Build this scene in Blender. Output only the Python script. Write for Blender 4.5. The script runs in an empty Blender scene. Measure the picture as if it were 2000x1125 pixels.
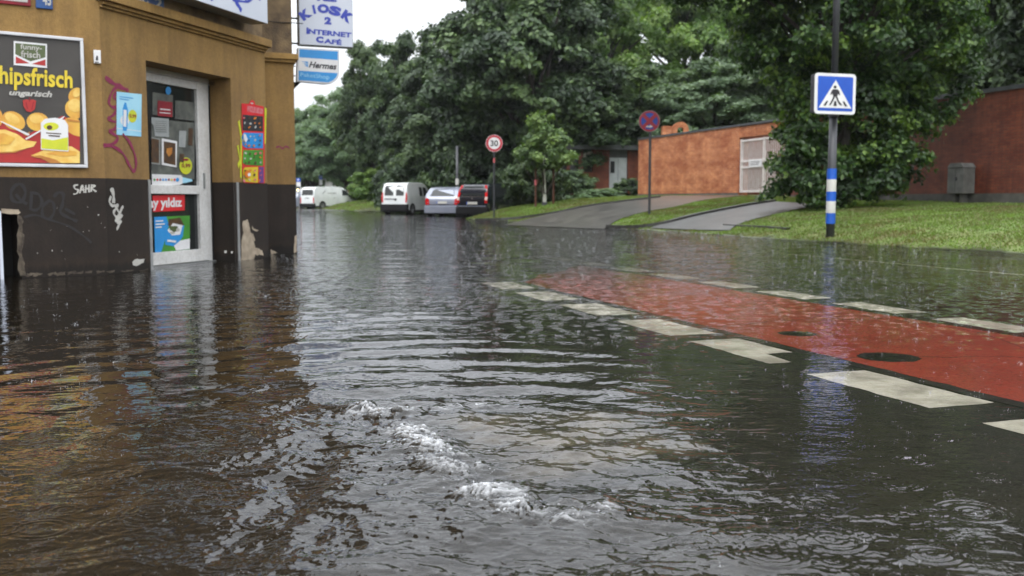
import bpy, bmesh, math, random
import numpy as np
from mathutils import Vector, Matrix
random.seed(7); R = np.random.RandomState(11)
C = bpy.context.scene.collection
rad = math.radians

# ------------------------------------------------------------------ camera model (2000x1125 photo pixels)
F = 1944.0; H = 0.8; PITCH = math.atan((562.5-391)/F)
CP, SP = math.cos(PITCH), math.sin(PITCH)
def ray(px, py):
    u = (px-1000)/F; v = -(py-562.5)/F
    return Vector((u, CP+v*SP, -SP+v*CP))
CAM = Vector((0, 0, H))
def G(px, py, z=0.0):
    d = ray(px, py); return CAM + d*((z-H)/d.z)
def AT(px, py, Y):
    d = ray(px, py); return CAM + d*(Y/d.y)
SA = rad(18.3); SC, SS = math.cos(SA), math.sin(SA)
def QP(q, p, z=0.0):                 # street coordinates: q across, p along
    return Vector((q*SC-p*SS, q*SS+p*SC, z))
def toq(x, y): return x*SC+y*SS
def top_(x, y): return -x*SS+y*SC
def sstep(a, b, x):
    t = np.clip((np.asarray(x, float)-a)/(b-a), 0, 1); return t*t*(3-2*t)

# ------------------------------------------------------------------ noise
def _hash(ix, iy, seed):
    n = (ix.astype(np.int64)*374761393 + iy.astype(np.int64)*668265263 + seed*974634777) & 0x7fffffff
    n = ((n ^ (n >> 13))*1274126177) & 0x7fffffff
    return ((n ^ (n >> 16)) & 0xffff)/65535.0
def pn(x, y, seed=0):
    x = np.asarray(x, float); y = np.asarray(y, float)
    ix = np.floor(x); iy = np.floor(y); fx = x-ix; fy = y-iy
    def g(dx, dy):
        a = _hash(ix+dx, iy+dy, seed)*2*math.pi
        return np.cos(a)*(fx-dx)+np.sin(a)*(fy-dy)
    u = fx*fx*fx*(fx*(fx*6-15)+10); v = fy*fy*fy*(fy*(fy*6-15)+10)
    a = g(0,0)*(1-u)+g(1,0)*u; b = g(0,1)*(1-u)+g(1,1)*u
    return (a*(1-v)+b*v)*1.6

# ------------------------------------------------------------------ terrain
def terr(x, y):
    x = np.asarray(x, float); y = np.asarray(y, float)
    q = toq(x, y); p = top_(x, y)
    sh = 11.8 + 0.25*pn(p*0.15, 0.3+0*p, 3) + 0.0*p
    bay = sstep(41.5, 43.5, p)*(1-sstep(66, 72, p))*4.4        # parking bay cut into the verge
    shq = sh + bay
    a = q-shq
    bank = 1.05*(1-np.exp(-np.maximum(a, 0)/5.0*1.5))*1.02
    bank = np.minimum(bank, 1.05)*(0.70+0.30*sstep(18, 38, p))
    under = -0.022*sstep(0, 1.0, -a) - 0.012*sstep(0.5, 3, -a) + 0.012*sstep(1.5, 4.0, q)*(1-sstep(5.5, 8, q))
    under = under - 0.10*(1-sstep(-2.5, 2.2, q))
    # the road climbs out of the flood farther away
    rise = 0.0012*np.maximum(p-40, 0)
    z = np.where(a > 0, bank, under) + np.where(a > 0, rise*0.3, rise*sstep(38, 60, p)*0.6)
    return z + 0.004*pn(x*0.8, y*0.8, 5)
def tz(x, y): return float(terr(x, y))
def T(px, py, lo=2.0, hi=140.0):
    d = ray(px, py); s = lo
    while s < hi:
        P = CAM+d*s
        if P.z <= tz(P.x, P.y):
            a, b = s-0.25, s
            for _ in range(14):
                m = (a+b)/2; P = CAM+d*m
                if P.z <= tz(P.x, P.y): b = m
                else: a = m
            P = CAM+d*b; return Vector((P.x, P.y, tz(P.x, P.y)))
        s += 0.25
    P = CAM+d*hi; return Vector((P.x, P.y, tz(P.x, P.y)))

# ------------------------------------------------------------------ materials
def newmat(name):
    m = bpy.data.materials.new(name); m.use_nodes = True
    nt = m.node_tree; b = nt.nodes['Principled BSDF']; return m, nt, b
def nd(nt, t, **k):
    n = nt.nodes.new(t)
    for a, v in k.items():
        if a in n.inputs: n.inputs[a].default_value = v
        else: setattr(n, a, v)
    return n
def L(nt, a, b): nt.links.new(a, b)
def c4(c): return (c[0], c[1], c[2], 1)
def mat(name, col, col2=None, scale=3.0, rough=0.6, bump=0.0, bscale=60.0, metal=0.0, spec=0.5, contrast=(0.35, 0.65), coat=0.0, detail=5):
    m, nt, b = newmat(name)
    b.inputs['Roughness'].default_value = rough; b.inputs['Metallic'].default_value = metal
    b.inputs['Specular IOR Level'].default_value = spec
    b.inputs['Coat Weight'].default_value = coat
    tc = nd(nt, 'ShaderNodeTexCoord')
    col2 = col2 or tuple(c*0.8 for c in col)
    n = nd(nt, 'ShaderNodeTexNoise', Scale=scale, Detail=detail); L(nt, tc.outputs['Object'], n.inputs['Vector'])
    r = nd(nt, 'ShaderNodeValToRGB'); r.color_ramp.elements[0].position = contrast[0]; r.color_ramp.elements[1].position = contrast[1]
    r.color_ramp.elements[0].color = c4(col2); r.color_ramp.elements[1].color = c4(col)
    L(nt, n.outputs['Fac'], r.inputs['Fac']); L(nt, r.outputs['Color'], b.inputs['Base Color'])
    if bump:
        n2 = nd(nt, 'ShaderNodeTexNoise', Scale=bscale, Detail=3); L(nt, tc.outputs['Object'], n2.inputs['Vector'])
        bm = nd(nt, 'ShaderNodeBump', Strength=bump, Distance=0.01); L(nt, n2.outputs['Fac'], bm.inputs['Height'])
        L(nt, bm.outputs['Normal'], b.inputs['Normal'])
    return m
def emit(name, col, s):
    m, nt, b = newmat(name)
    b.inputs['Emission Color'].default_value = c4(col); b.inputs['Emission Strength'].default_value = s
    b.inputs['Base Color'].default_value = c4(col); return m

def brick_mat(name, c1, c2, mortar, tint):
    m, nt, b = newmat(name)
    tc = nd(nt, 'ShaderNodeTexCoord'); sx = nd(nt, 'ShaderNodeSeparateXYZ'); L(nt, tc.outputs['Object'], sx.inputs[0])
    ad = nd(nt, 'ShaderNodeMath', operation='ADD'); L(nt, sx.outputs['X'], ad.inputs[0]); L(nt, sx.outputs['Y'], ad.inputs[1])
    cx = nd(nt, 'ShaderNodeCombineXYZ'); L(nt, ad.outputs[0], cx.inputs['X']); L(nt, sx.outputs['Z'], cx.inputs['Y'])
    br = nd(nt, 'ShaderNodeTexBrick', Scale=1.0); br.inputs['Brick Width'].default_value = 0.25; br.inputs['Row Height'].default_value = 0.077
    br.inputs['Mortar Size'].default_value = 0.008; br.inputs['Mortar Smooth'].default_value = 0.2; br.inputs['Bias'].default_value = 0.0
    br.inputs['Color1'].default_value = c4(c1); br.inputs['Color2'].default_value = c4(c2); br.inputs['Mortar'].default_value = c4(mortar)
    L(nt, cx.outputs[0], br.inputs['Vector'])
    n = nd(nt, 'ShaderNodeTexNoise', Scale=0.8, Detail=9, Roughness=0.78)
    mp = nd(nt, 'ShaderNodeMapping'); mp.inputs['Scale'].default_value = (1, 1, 2.4); L(nt, tc.outputs['Object'], mp.inputs[0]); L(nt, mp.outputs[0], n.inputs['Vector'])
    r = nd(nt, 'ShaderNodeValToRGB'); r.color_ramp.elements[0].position = 0.43; r.color_ramp.elements[1].position = 0.60
    r.color_ramp.elements[0].color = (0.70, 0.56, 0.48, 1); r.color_ramp.elements[1].color = c4(tint)
    L(nt, n.outputs['Fac'], r.inputs['Fac'])
    mx = nd(nt, 'ShaderNodeMix', data_type='RGBA', blend_type='MULTIPLY'); mx.inputs[0].default_value = 1
    L(nt, br.outputs['Color'], mx.inputs[6]); L(nt, r.outputs['Color'], mx.inputs[7]); L(nt, mx.outputs[2], b.inputs['Base Color'])
    bm = nd(nt, 'ShaderNodeBump', Strength=0.5, Distance=0.006); L(nt, br.outputs['Fac'], bm.inputs['Height']); bm.invert = True
    L(nt, bm.outputs[0], b.inputs['Normal']); b.inputs['Roughness'].default_value = 0.75
    return m

def leaf_mat(name, c1, c2, c3, rough=0.5, trans=0.3):
    m, nt, b = newmat(name)
    at = nd(nt, 'ShaderNodeAttribute', attribute_name='leafv')
    oi = nd(nt, 'ShaderNodeObjectInfo')
    r = nd(nt, 'ShaderNodeValToRGB'); e = r.color_ramp.elements
    e[0].color = c4(c1); e[1].color = c4(c3); k = e.new(0.55); k.color = c4(c2)
    L(nt, at.outputs['Fac'], r.inputs['Fac'])
    hs = nd(nt, 'ShaderNodeHueSaturation'); L(nt, r.outputs['Color'], hs.inputs['Color'])
    mr = nd(nt, 'ShaderNodeMapRange'); mr.inputs['To Min'].default_value = 0.85; mr.inputs['To Max'].default_value = 1.2
    L(nt, oi.outputs['Random'], mr.inputs['Value']); L(nt, mr.outputs[0], hs.inputs['Value'])
    L(nt, hs.outputs[0], b.inputs['Base Color']); b.inputs['Roughness'].default_value = rough
    b.inputs['Specular IOR Level'].default_value = 0.45
    tr = nd(nt, 'ShaderNodeBsdfTranslucent'); g = nd(nt, 'ShaderNodeMix', data_type='RGBA', blend_type='MULTIPLY'); g.inputs[0].default_value = 1
    L(nt, hs.outputs[0], g.inputs[6]); g.inputs[7].default_value = (1.3, 1.5, 0.5, 1); L(nt, g.outputs[2], tr.inputs['Color'])
    mx = nd(nt, 'ShaderNodeMixShader'); mx.inputs[0].default_value = trans
    L(nt, b.outputs[0], mx.inputs[1]); L(nt, tr.outputs[0], mx.inputs[2]); L(nt, mx.outputs[0], nt.nodes['Material Output'].inputs['Surface'])
    return m

M = {}
M['mustard'] = mat('mustard_plaster', (0.325, 0.195, 0.058), (0.215, 0.125, 0.042), 1.3, 0.85, 0.5, 70, detail=8, contrast=(0.3, 0.7))
M['mustard2'] = mat('mustard_trim', (0.34, 0.205, 0.058), (0.25, 0.145, 0.04), 2.6, 0.8, 0.3, 60)
M['roughcast'] = mat('brown_roughcast', (0.20, 0.14, 0.075), (0.085, 0.06, 0.038), 5.0, 0.95, 1.0, 45, detail=9)
M['plinth'] = mat('dark_brown_plinth', (0.027, 0.019, 0.014), (0.016, 0.011, 0.008), 1.8, 0.75, 0.25, 50, detail=8, spec=0.3)
M['cement'] = mat('bare_cement', (0.42, 0.35, 0.26), (0.27, 0.22, 0.16), 9, 0.9, 0.5, 80)
M['black'] = mat('black_void', (0.012, 0.011, 0.010), rough=0.8)
M['white_pvc'] = mat('white_plastic_frame', (0.72, 0.72, 0.71), (0.6, 0.6, 0.59), 3, 0.35)
M['grey_pvc'] = mat('grey_plastic', (0.32, 0.33, 0.33), (0.22, 0.23, 0.22), 4, 0.5)
M['alu'] = mat('aluminium', (0.5, 0.51, 0.52), (0.38, 0.39, 0.4), 6, 0.35, metal=0.6)
M['frame_alu'] = mat('poster_frame_metal', (0.62, 0.63, 0.65), (0.5, 0.5, 0.52), 5, 0.4, metal=0.3)
M['char'] = mat('charcoal_print', (0.058, 0.052, 0.046), (0.042, 0.038, 0.034), 2.5, 0.35)
M['chip'] = mat('crisp_yellow', (0.72, 0.44, 0.07), (0.62, 0.30, 0.05), 9, 0.4)
M['chip2'] = mat('crisp_light', (0.80, 0.58, 0.17), (0.70, 0.42, 0.08), 11, 0.4)
M['chip3'] = mat('crisp_edge', (0.50, 0.22, 0.04), (0.40, 0.15, 0.03), 12, 0.4)
M['red'] = mat('print_red', (0.42, 0.025, 0.022), (0.34, 0.02, 0.018), 5, 0.4)
M['red2'] = mat('bright_red', (0.66, 0.02, 0.03), (0.55, 0.02, 0.025), 5, 0.4)
M['yellow'] = mat('letter_yellow', (0.72, 0.55, 0.035), rough=0.4)
M['lime'] = mat('lime_yellow', (0.62, 0.62, 0.03), (0.5, 0.55, 0.03), 6, 0.4)
M['white'] = mat('print_white', (0.74, 0.74, 0.74), (0.66, 0.66, 0.67), 4, 0.45)
M['offwhite'] = mat('faded_white', (0.5, 0.49, 0.45), (0.4, 0.39, 0.36), 8, 0.6)
M['green_p'] = mat('print_green', (0.09, 0.12, 0.045), rough=0.4)
M['grass_p'] = mat('poster_green', (0.07, 0.30, 0.035), (0.05, 0.22, 0.03), 5, 0.4)
M['sky_p'] = mat('poster_light_blue', (0.26, 0.56, 0.74), (0.36, 0.66, 0.8), 4, 0.35)
M['cyan'] = mat('courier_blue', (0.03, 0.28, 0.66), (0.025, 0.25, 0.6), 3, 0.35)
M['blue_l'] = mat('letter_blue', (0.035, 0.06, 0.42), (0.03, 0.05, 0.36), 5, 0.4)
M['sign_blue'] = mat('sign_blue', (0.012, 0.09, 0.50), (0.01, 0.075, 0.44), 3, 0.35)
M['enamel'] = mat('enamel_blue', (0.02, 0.08, 0.24), (0.018, 0.06, 0.2), 5, 0.3)
M['light_box'] = mat('light_box_white', (0.60, 0.64, 0.72), (0.55, 0.59, 0.68), 1.5, 0.35)
M['dark'] = mat('dark_letters', (0.02, 0.02, 0.025), rough=0.5)
M['purple'] = mat('graffiti_purple', (0.22, 0.015, 0.06), (0.17, 0.012, 0.05), 14, 0.6)
M['gblack'] = mat('graffiti_black', (0.006, 0.005, 0.005), rough=0.6)
M['glass'] = mat('dark_glass', (0.02, 0.023, 0.023), rough=0.12, spec=0.45)
M['paper'] = mat('old_paper', (0.13, 0.14, 0.12), (0.06, 0.065, 0.06), 8, 0.5)
M['paper2'] = mat('white_paper_behind_glass', (0.34, 0.36, 0.36), (0.28, 0.3, 0.3), 8, 0.4)
M['mirrorbrown'] = mat('brown_print', (0.10, 0.05, 0.02), (0.05, 0.03, 0.02), 14, 0.4)
M['pole'] = mat('anthracite_pole', (0.045, 0.048, 0.055), (0.035, 0.037, 0.042), 3, 0.45)
M['polegrey'] = mat('galvanised_pole', (0.22, 0.23, 0.24), (0.15, 0.155, 0.16), 8, 0.5, metal=0.3)
M['poleblue'] = mat('pole_band_blue', (0.012, 0.10, 0.50), rough=0.4)
M['polewhite'] = mat('pole_band_white', (0.62, 0.62, 0.58), rough=0.4)
M['signred'] = mat('sign_red', (0.45, 0.012, 0.03), (0.38, 0.01, 0.025), 4, 0.35)
M['signblue2'] = mat('faded_sign_blue', (0.008, 0.04, 0.26), (0.01, 0.035, 0.18), 4, 0.7)
M['signred2'] = mat('faded_sign_red', (0.25, 0.012, 0.022), (0.18, 0.01, 0.02), 4, 0.7)
M['wood'] = mat('stained_wood_stake', (0.10, 0.035, 0.015), (0.07, 0.025, 0.012), 8, 0.7)
M['bark'] = mat('wet_bark', (0.05, 0.04, 0.03), (0.025, 0.02, 0.016), 6, 0.8, 0.8, 25)
M['whitebark'] = mat('limewashed_bark', (0.55, 0.55, 0.5), (0.4, 0.4, 0.36), 8, 0.7)
M['brick'] = brick_mat('orange_brick', (0.50, 0.165, 0.058), (0.40, 0.115, 0.042), (0.46, 0.26, 0.15), (1.25, 1.42, 1.5))
M['brick2'] = brick_mat('dark_red_brick', (0.22, 0.055, 0.024), (0.155, 0.036, 0.018), (0.13, 0.05, 0.03), (1.1, 1.15, 1.15))
M['brickfar'] = brick_mat('far_brick', (0.34, 0.12, 0.06), (0.28, 0.09, 0.05), (0.3, 0.2, 0.14), (1, 1, 1))
M['slate'] = mat('slate_coping', (0.06, 0.065, 0.07), (0.04, 0.043, 0.046), 4, 0.5)
M['concrete'] = mat('dirty_concrete', (0.10, 0.095, 0.085), (0.05, 0.05, 0.045), 3, 0.8, 0.3)
M['greydoor'] = mat('pale_grey_door', (0.40, 0.43, 0.45), (0.33, 0.36, 0.38), 3, 0.5)
M['cabinet'] = mat('grey_cabinet', (0.13, 0.13, 0.12), (0.08, 0.08, 0.075), 5, 0.6)
M['gatew'] = mat('cream_gate_paint', (0.66, 0.62, 0.60), (0.55, 0.5, 0.48), 6, 0.5)
M['tyre'] = mat('tyre_rubber', (0.02, 0.02, 0.02), rough=0.8)
M['rim'] = mat('wheel_rim', (0.35, 0.36, 0.37), rough=0.35, metal=0.5)
M['carwhite'] = mat('white_car_paint', (0.68, 0.70, 0.70), (0.60, 0.63, 0.63), 2, 0.25, coat=0.5)
M['carsilver'] = mat('silver_car_paint', (0.25, 0.27, 0.33), (0.21, 0.23, 0.29), 2, 0.3, metal=0.2, coat=0.6)
M['carblack'] = mat('black_car_paint', (0.010, 0.012, 0.02), rough=0.2, coat=0.7)
M['trim'] = mat('black_plastic_trim', (0.012, 0.012, 0.013), rough=0.8, spec=0.15)
M['lampred'] = mat('tail_light_red', (0.5, 0.01, 0.012), (0.36, 0.008, 0.01), 10, 0.15)
M['lampclear'] = mat('clear_lamp', (0.7, 0.55, 0.5), rough=0.15)
M['chrome'] = mat('chrome', (0.6, 0.6, 0.62), rough=0.15, metal=0.9)
M['lit'] = emit('lit_lamp', (1.0, 0.72, 0.35), 6.0)
M['iron'] = mat('cast_iron', (0.028, 0.027, 0.026), (0.015, 0.015, 0.015), 20, 0.5, 0.5, 60, metal=0.3)
M['paint'] = mat('road_paint', (0.74, 0.73, 0.69), (0.50, 0.485, 0.44), 5.0, 0.5, 0.4, 120, contrast=(0.3, 0.6), detail=9)
M['kerb'] = mat('dark_wet_kerb', (0.055, 0.055, 0.052), (0.035, 0.035, 0.033), 6, 0.4)
M['drive'] = mat('wet_driveway', (0.085, 0.078, 0.068), (0.04, 0.037, 0.033), 1.3, 0.28, 0.3, 90, detail=9)
M['path'] = mat('wet_path_asphalt', (0.075, 0.073, 0.07), (0.035, 0.034, 0.033), 1.6, 0.34, 0.2, 90, detail=8)
M['slab'] = mat('pale_concrete_slab', (0.18, 0.155, 0.12), (0.045, 0.038, 0.03), 6, 0.8, 0.4, 60, detail=9)
def _slab():
    nt = M['slab'].node_tree; b = nt.nodes['Principled BSDF']; src = b.inputs['Base Color'].links[0].from_socket
    a = nd(nt, 'ShaderNodeAttribute', attribute_name='dirt'); tc = nd(nt, 'ShaderNodeTexCoord'); n = nd(nt, 'ShaderNodeTexNoise', Scale=9.0, Detail=8, Roughness=0.7); L(nt, tc.outputs['Object'], n.inputs['Vector'])
    ad = nd(nt, 'ShaderNodeMath', operation='ADD'); L(nt, a.outputs['Fac'], ad.inputs[0]); L(nt, n.outputs[0], ad.inputs[1])
    r = nd(nt, 'ShaderNodeValToRGB'); r.color_ramp.elements[0].position = 0.62; r.color_ramp.elements[1].position = 1.0; L(nt, ad.outputs[0], r.inputs[0])
    m = nd(nt, 'ShaderNodeMix', data_type='RGBA'); L(nt, r.outputs[0], m.inputs[0]); L(nt, src, m.inputs[6]); m.inputs[7].default_value = (0.024, 0.022, 0.018, 1); L(nt, m.outputs[2], b.inputs['Base Color'])
_slab()
M['farwall'] = mat('far_pale_wall', (0.5, 0.47, 0.4), rough=0.8)
M['farwin'] = mat('far_window', (0.10, 0.11, 0.12), (0.3, 0.32, 0.33), 1.5, 0.2)
M['leaf_dark'] = leaf_mat('dark_leaves', (0.009, 0.023, 0.009), (0.028, 0.058, 0.017), (0.095, 0.150, 0.050), trans=0.18)
M['leaf_mid'] = leaf_mat('mid_leaves', (0.012, 0.030, 0.010), (0.032, 0.068, 0.018), (0.10, 0.155, 0.042), trans=0.2)
M['leaf_light'] = leaf_mat('light_leaves', (0.045, 0.095, 0.02), (0.10, 0.18, 0.04), (0.20, 0.29, 0.075), trans=0.4)
M['leaf_sap'] = leaf_mat('sapling_leaves', (0.035, 0.07, 0.02), (0.075, 0.13, 0.035), (0.15, 0.22, 0.06), trans=0.3)
M['leaf_far'] = leaf_mat('far_leaves', (0.05, 0.09, 0.045), (0.10, 0.16, 0.08), (0.18, 0.25, 0.14))  # paler greens: rain haze over the far trees is put into the leaf colour
M['leaf_near'] = leaf_mat('near_leaves', (0.010, 0.028, 0.007), (0.030, 0.072, 0.013), (0.14, 0.225, 0.038), rough=0.42, trans=0.32)

def grime(m, streak=0.45, tide=False):
    nt = m.node_tree; b = nt.nodes['Principled BSDF']; src = b.inputs['Base Color'].links[0].from_socket; tc = nd(nt, 'ShaderNodeTexCoord')
    mp = nd(nt, 'ShaderNodeMapping'); mp.inputs['Scale'].default_value = (5, 5, 0.5); L(nt, tc.outputs['Object'], mp.inputs[0])
    n = nd(nt, 'ShaderNodeTexNoise', Scale=1.0, Detail=7, Roughness=0.7); L(nt, mp.outputs[0], n.inputs['Vector'])
    r = nd(nt, 'ShaderNodeValToRGB'); r.color_ramp.elements[0].position = 0.32; r.color_ramp.elements[1].position = 0.58
    r.color_ramp.elements[0].color = (1-streak, 1-streak, 1-streak*0.95, 1); r.color_ramp.elements[1].color = (1, 1, 1, 1); L(nt, n.outputs[0], r.inputs[0])
    g = nd(nt, 'ShaderNodeMix', data_type='RGBA', blend_type='MULTIPLY'); g.inputs[0].default_value = 1; L(nt, src, g.inputs[6]); L(nt, r.outputs[0], g.inputs[7]); out = g.outputs[2]
    n2 = nd(nt, 'ShaderNodeTexNoise', Scale=26.0, Detail=6, Roughness=0.8); L(nt, tc.outputs['Object'], n2.inputs['Vector'])
    r2 = nd(nt, 'ShaderNodeValToRGB'); r2.color_ramp.elements[0].position = 0.3; r2.color_ramp.elements[1].position = 0.62
    r2.color_ramp.elements[0].color = (0.78, 0.76, 0.72, 1); r2.color_ramp.elements[1].color = (1.06, 1.06, 1.06, 1); L(nt, n2.outputs[0], r2.inputs[0])
    g2 = nd(nt, 'ShaderNodeMix', data_type='RGBA', blend_type='MULTIPLY'); g2.inputs[0].default_value = 1; L(nt, out, g2.inputs[6]); L(nt, r2.outputs[0], g2.inputs[7]); out = g2.outputs[2]
    if tide:
        sx = nd(nt, 'ShaderNodeSeparateXYZ'); L(nt, tc.outputs['Object'], sx.inputs[0]); ad = nd(nt, 'ShaderNodeMath', operation='MULTIPLY_ADD'); L(nt, n.outputs[0], ad.inputs[0]); ad.inputs[1].default_value = 0.25; L(nt, sx.outputs['Z'], ad.inputs[2])
        rt = nd(nt, 'ShaderNodeValToRGB'); e = rt.color_ramp.elements; e[0].position = 0.20; e[1].position = 0.34; e[0].color = (0.55, 0.55, 0.52, 1); e[1].color = (1, 1, 1, 1); k = e.new(0.26); k.color = (1.25, 1.2, 1.05, 1)
        L(nt, ad.outputs[0], rt.inputs[0]); g3 = nd(nt, 'ShaderNodeMix', data_type='RGBA', blend_type='MULTIPLY'); g3.inputs[0].default_value = 1; L(nt, out, g3.inputs[6]); L(nt, rt.outputs[0], g3.inputs[7]); out = g3.outputs[2]
    L(nt, out, b.inputs['Base Color'])
grime(M['mustard'], 0.28); grime(M['mustard2'], 0.35); grime(M['plinth'], 0.35, True); grime(M['brick'], 0.18); grime(M['brick2'], 0.4); grime(M['white_pvc'], 0.1); grime(M['paint'], 0.3)
# asphalt ground: red lane is a separate sheet
def ground_mat():
    m, nt, b = newmat('ground_asphalt_and_verge')
    tc = nd(nt, 'ShaderNodeTexCoord')
    n1 = nd(nt, 'ShaderNodeTexNoise', Scale=1.2, Detail=9, Roughness=0.65); L(nt, tc.outputs['Object'], n1.inputs['Vector'])
    r1 = nd(nt, 'ShaderNodeValToRGB'); r1.color_ramp.elements[0].position = 0.3; r1.color_ramp.elements[1].position = 0.7
    r1.color_ramp.elements[0].color = (0.008, 0.0075, 0.007, 1); r1.color_ramp.elements[1].color = (0.026, 0.024, 0.020, 1); L(nt, n1.outputs['Fac'], r1.inputs['Fac'])
    # bright stone specks
    v = nd(nt, 'ShaderNodeTexVoronoi', Scale=90.0); L(nt, tc.outputs['Object'], v.inputs['Vector'])
    rv = nd(nt, 'ShaderNodeValToRGB'); rv.color_ramp.elements[0].position = 0.0; rv.color_ramp.elements[1].position = 0.22
    rv.color_ramp.elements[0].color = (0.09, 0.085, 0.07, 1); rv.color_ramp.elements[1].color = (0, 0, 0, 1); L(nt, v.outputs['Distance'], rv.inputs['Fac'])
    ad = nd(nt, 'ShaderNodeMix', data_type='RGBA', blend_type='ADD'); ad.inputs[0].default_value = 0.6
    L(nt, r1.outputs[0], ad.inputs[6]); L(nt, rv.outputs[0], ad.inputs[7])
    # silt attribute and grass attribute
    silt = nd(nt, 'ShaderNodeAttribute', attribute_name='silt')
    mx = nd(nt, 'ShaderNodeMix', data_type='RGBA'); L(nt, silt.outputs['Fac'], mx.inputs[0]); L(nt, ad.outputs[2], mx.inputs[6]); mx.inputs[7].default_value = (0.032, 0.024, 0.014, 1)
    ga = nd(nt, 'ShaderNodeAttribute', attribute_name='turf')
    n2 = nd(nt, 'ShaderNodeTexNoise', Scale=1.4, Detail=8, Roughness=0.7); L(nt, tc.outputs['Object'], n2.inputs['Vector'])
    r2 = nd(nt, 'ShaderNodeValToRGB'); e = r2.color_ramp.elements; e[0].position = 0.32; e[1].position = 0.68
    e[0].color = (0.12, 0.11, 0.035, 1); e[1].color = (0.09, 0.16, 0.025, 1); L(nt, n2.outputs['Fac'], r2.inputs['Fac'])
    m2 = nd(nt, 'ShaderNodeMix', data_type='RGBA'); L(nt, ga.outputs['Fac'], m2.inputs[0]); L(nt, mx.outputs[2], m2.inputs[6]); L(nt, r2.outputs[0], m2.inputs[7])
    L(nt, m2.outputs[2], b.inputs['Base Color'])
    rr = nd(nt, 'ShaderNodeMapRange'); rr.inputs['To Min'].default_value = 0.22; rr.inputs['To Max'].default_value = 0.8; L(nt, ga.outputs['Fac'], rr.inputs['Value']); L(nt, rr.outputs[0], b.inputs['Roughness'])
    n3 = nd(nt, 'ShaderNodeTexNoise', Scale=110.0, Detail=2); L(nt, tc.outputs['Object'], n3.inputs['Vector'])
    bm = nd(nt, 'ShaderNodeBump', Strength=0.4, Distance=0.006); L(nt, n3.outputs[0], bm.inputs['Height']); L(nt, bm.outputs[0], b.inputs['Normal'])
    return m
M['ground'] = ground_mat()
def lane_mat():
    m, nt, b = newmat('red_lane_surface')
    tc = nd(nt, 'ShaderNodeTexCoord')
    n1 = nd(nt, 'ShaderNodeTexNoise', Scale=1.5, Detail=9, Roughness=0.7); L(nt, tc.outputs['Object'], n1.inputs['Vector'])
    r1 = nd(nt, 'ShaderNodeValToRGB'); r1.color_ramp.elements[0].position = 0.3; r1.color_ramp.elements[1].position = 0.7
    r1.color_ramp.elements[0].color = (0.27, 0.036, 0.022, 1); r1.color_ramp.elements[1].color = (0.40, 0.058, 0.034, 1); L(nt, n1.outputs[0], r1.inputs[0])
    v = nd(nt, 'ShaderNodeTexVoronoi', Scale=0.8, feature='DISTANCE_TO_EDGE'); n0 = nd(nt, 'ShaderNodeTexNoise', Scale=4.0, Detail=5)
    L(nt, tc.outputs['Object'], n0.inputs['Vector'])
    mm = nd(nt, 'ShaderNodeMix', data_type='VECTOR'); mm.inputs[0].default_value = 0.12; L(nt, tc.outputs['Object'], mm.inputs[4]); L(nt, n0.outputs['Color'], mm.inputs[5]); L(nt, mm.outputs[1], v.inputs['Vector'])
    rc = nd(nt, 'ShaderNodeValToRGB'); rc.color_ramp.elements[0].position = 0.0; rc.color_ramp.elements[1].position = 0.006
    rc.color_ramp.elements[0].color = (0.2, 0.2, 0.2, 1); rc.color_ramp.elements[1].color = (1, 1, 1, 1); L(nt, v.outputs['Distance'], rc.inputs[0])
    g = nd(nt, 'ShaderNodeMix', data_type='RGBA', blend_type='MULTIPLY'); g.inputs[0].default_value = 1; L(nt, r1.outputs[0], g.inputs[6]); L(nt, rc.outputs[0], g.inputs[7])
    s = nd(nt, 'ShaderNodeTexNoise', Scale=60.0, Detail=4); L(nt, tc.outputs['Object'], s.inputs['Vector'])
    rs = nd(nt, 'ShaderNodeValToRGB'); rs.color_ramp.elements[0].position = 0.3; rs.color_ramp.elements[1].position = 0.5
    rs.color_ramp.elements[0].color = (0.5, 0.5, 0.5, 1); rs.color_ramp.elements[1].color = (1, 1, 1, 1); L(nt, s.outputs[0], rs.inputs[0])
    g2 = nd(nt, 'ShaderNodeMix', data_type='RGBA', blend_type='MULTIPLY'); g2.inputs[0].default_value = 1; L(nt, g.outputs[2], g2.inputs[6]); L(nt, rs.outputs[0], g2.inputs[7])
    L(nt, g2.outputs[2], b.inputs['Base Color']); b.inputs['Roughness'].default_value = 0.45
    return m
M['lane'] = lane_mat()

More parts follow.
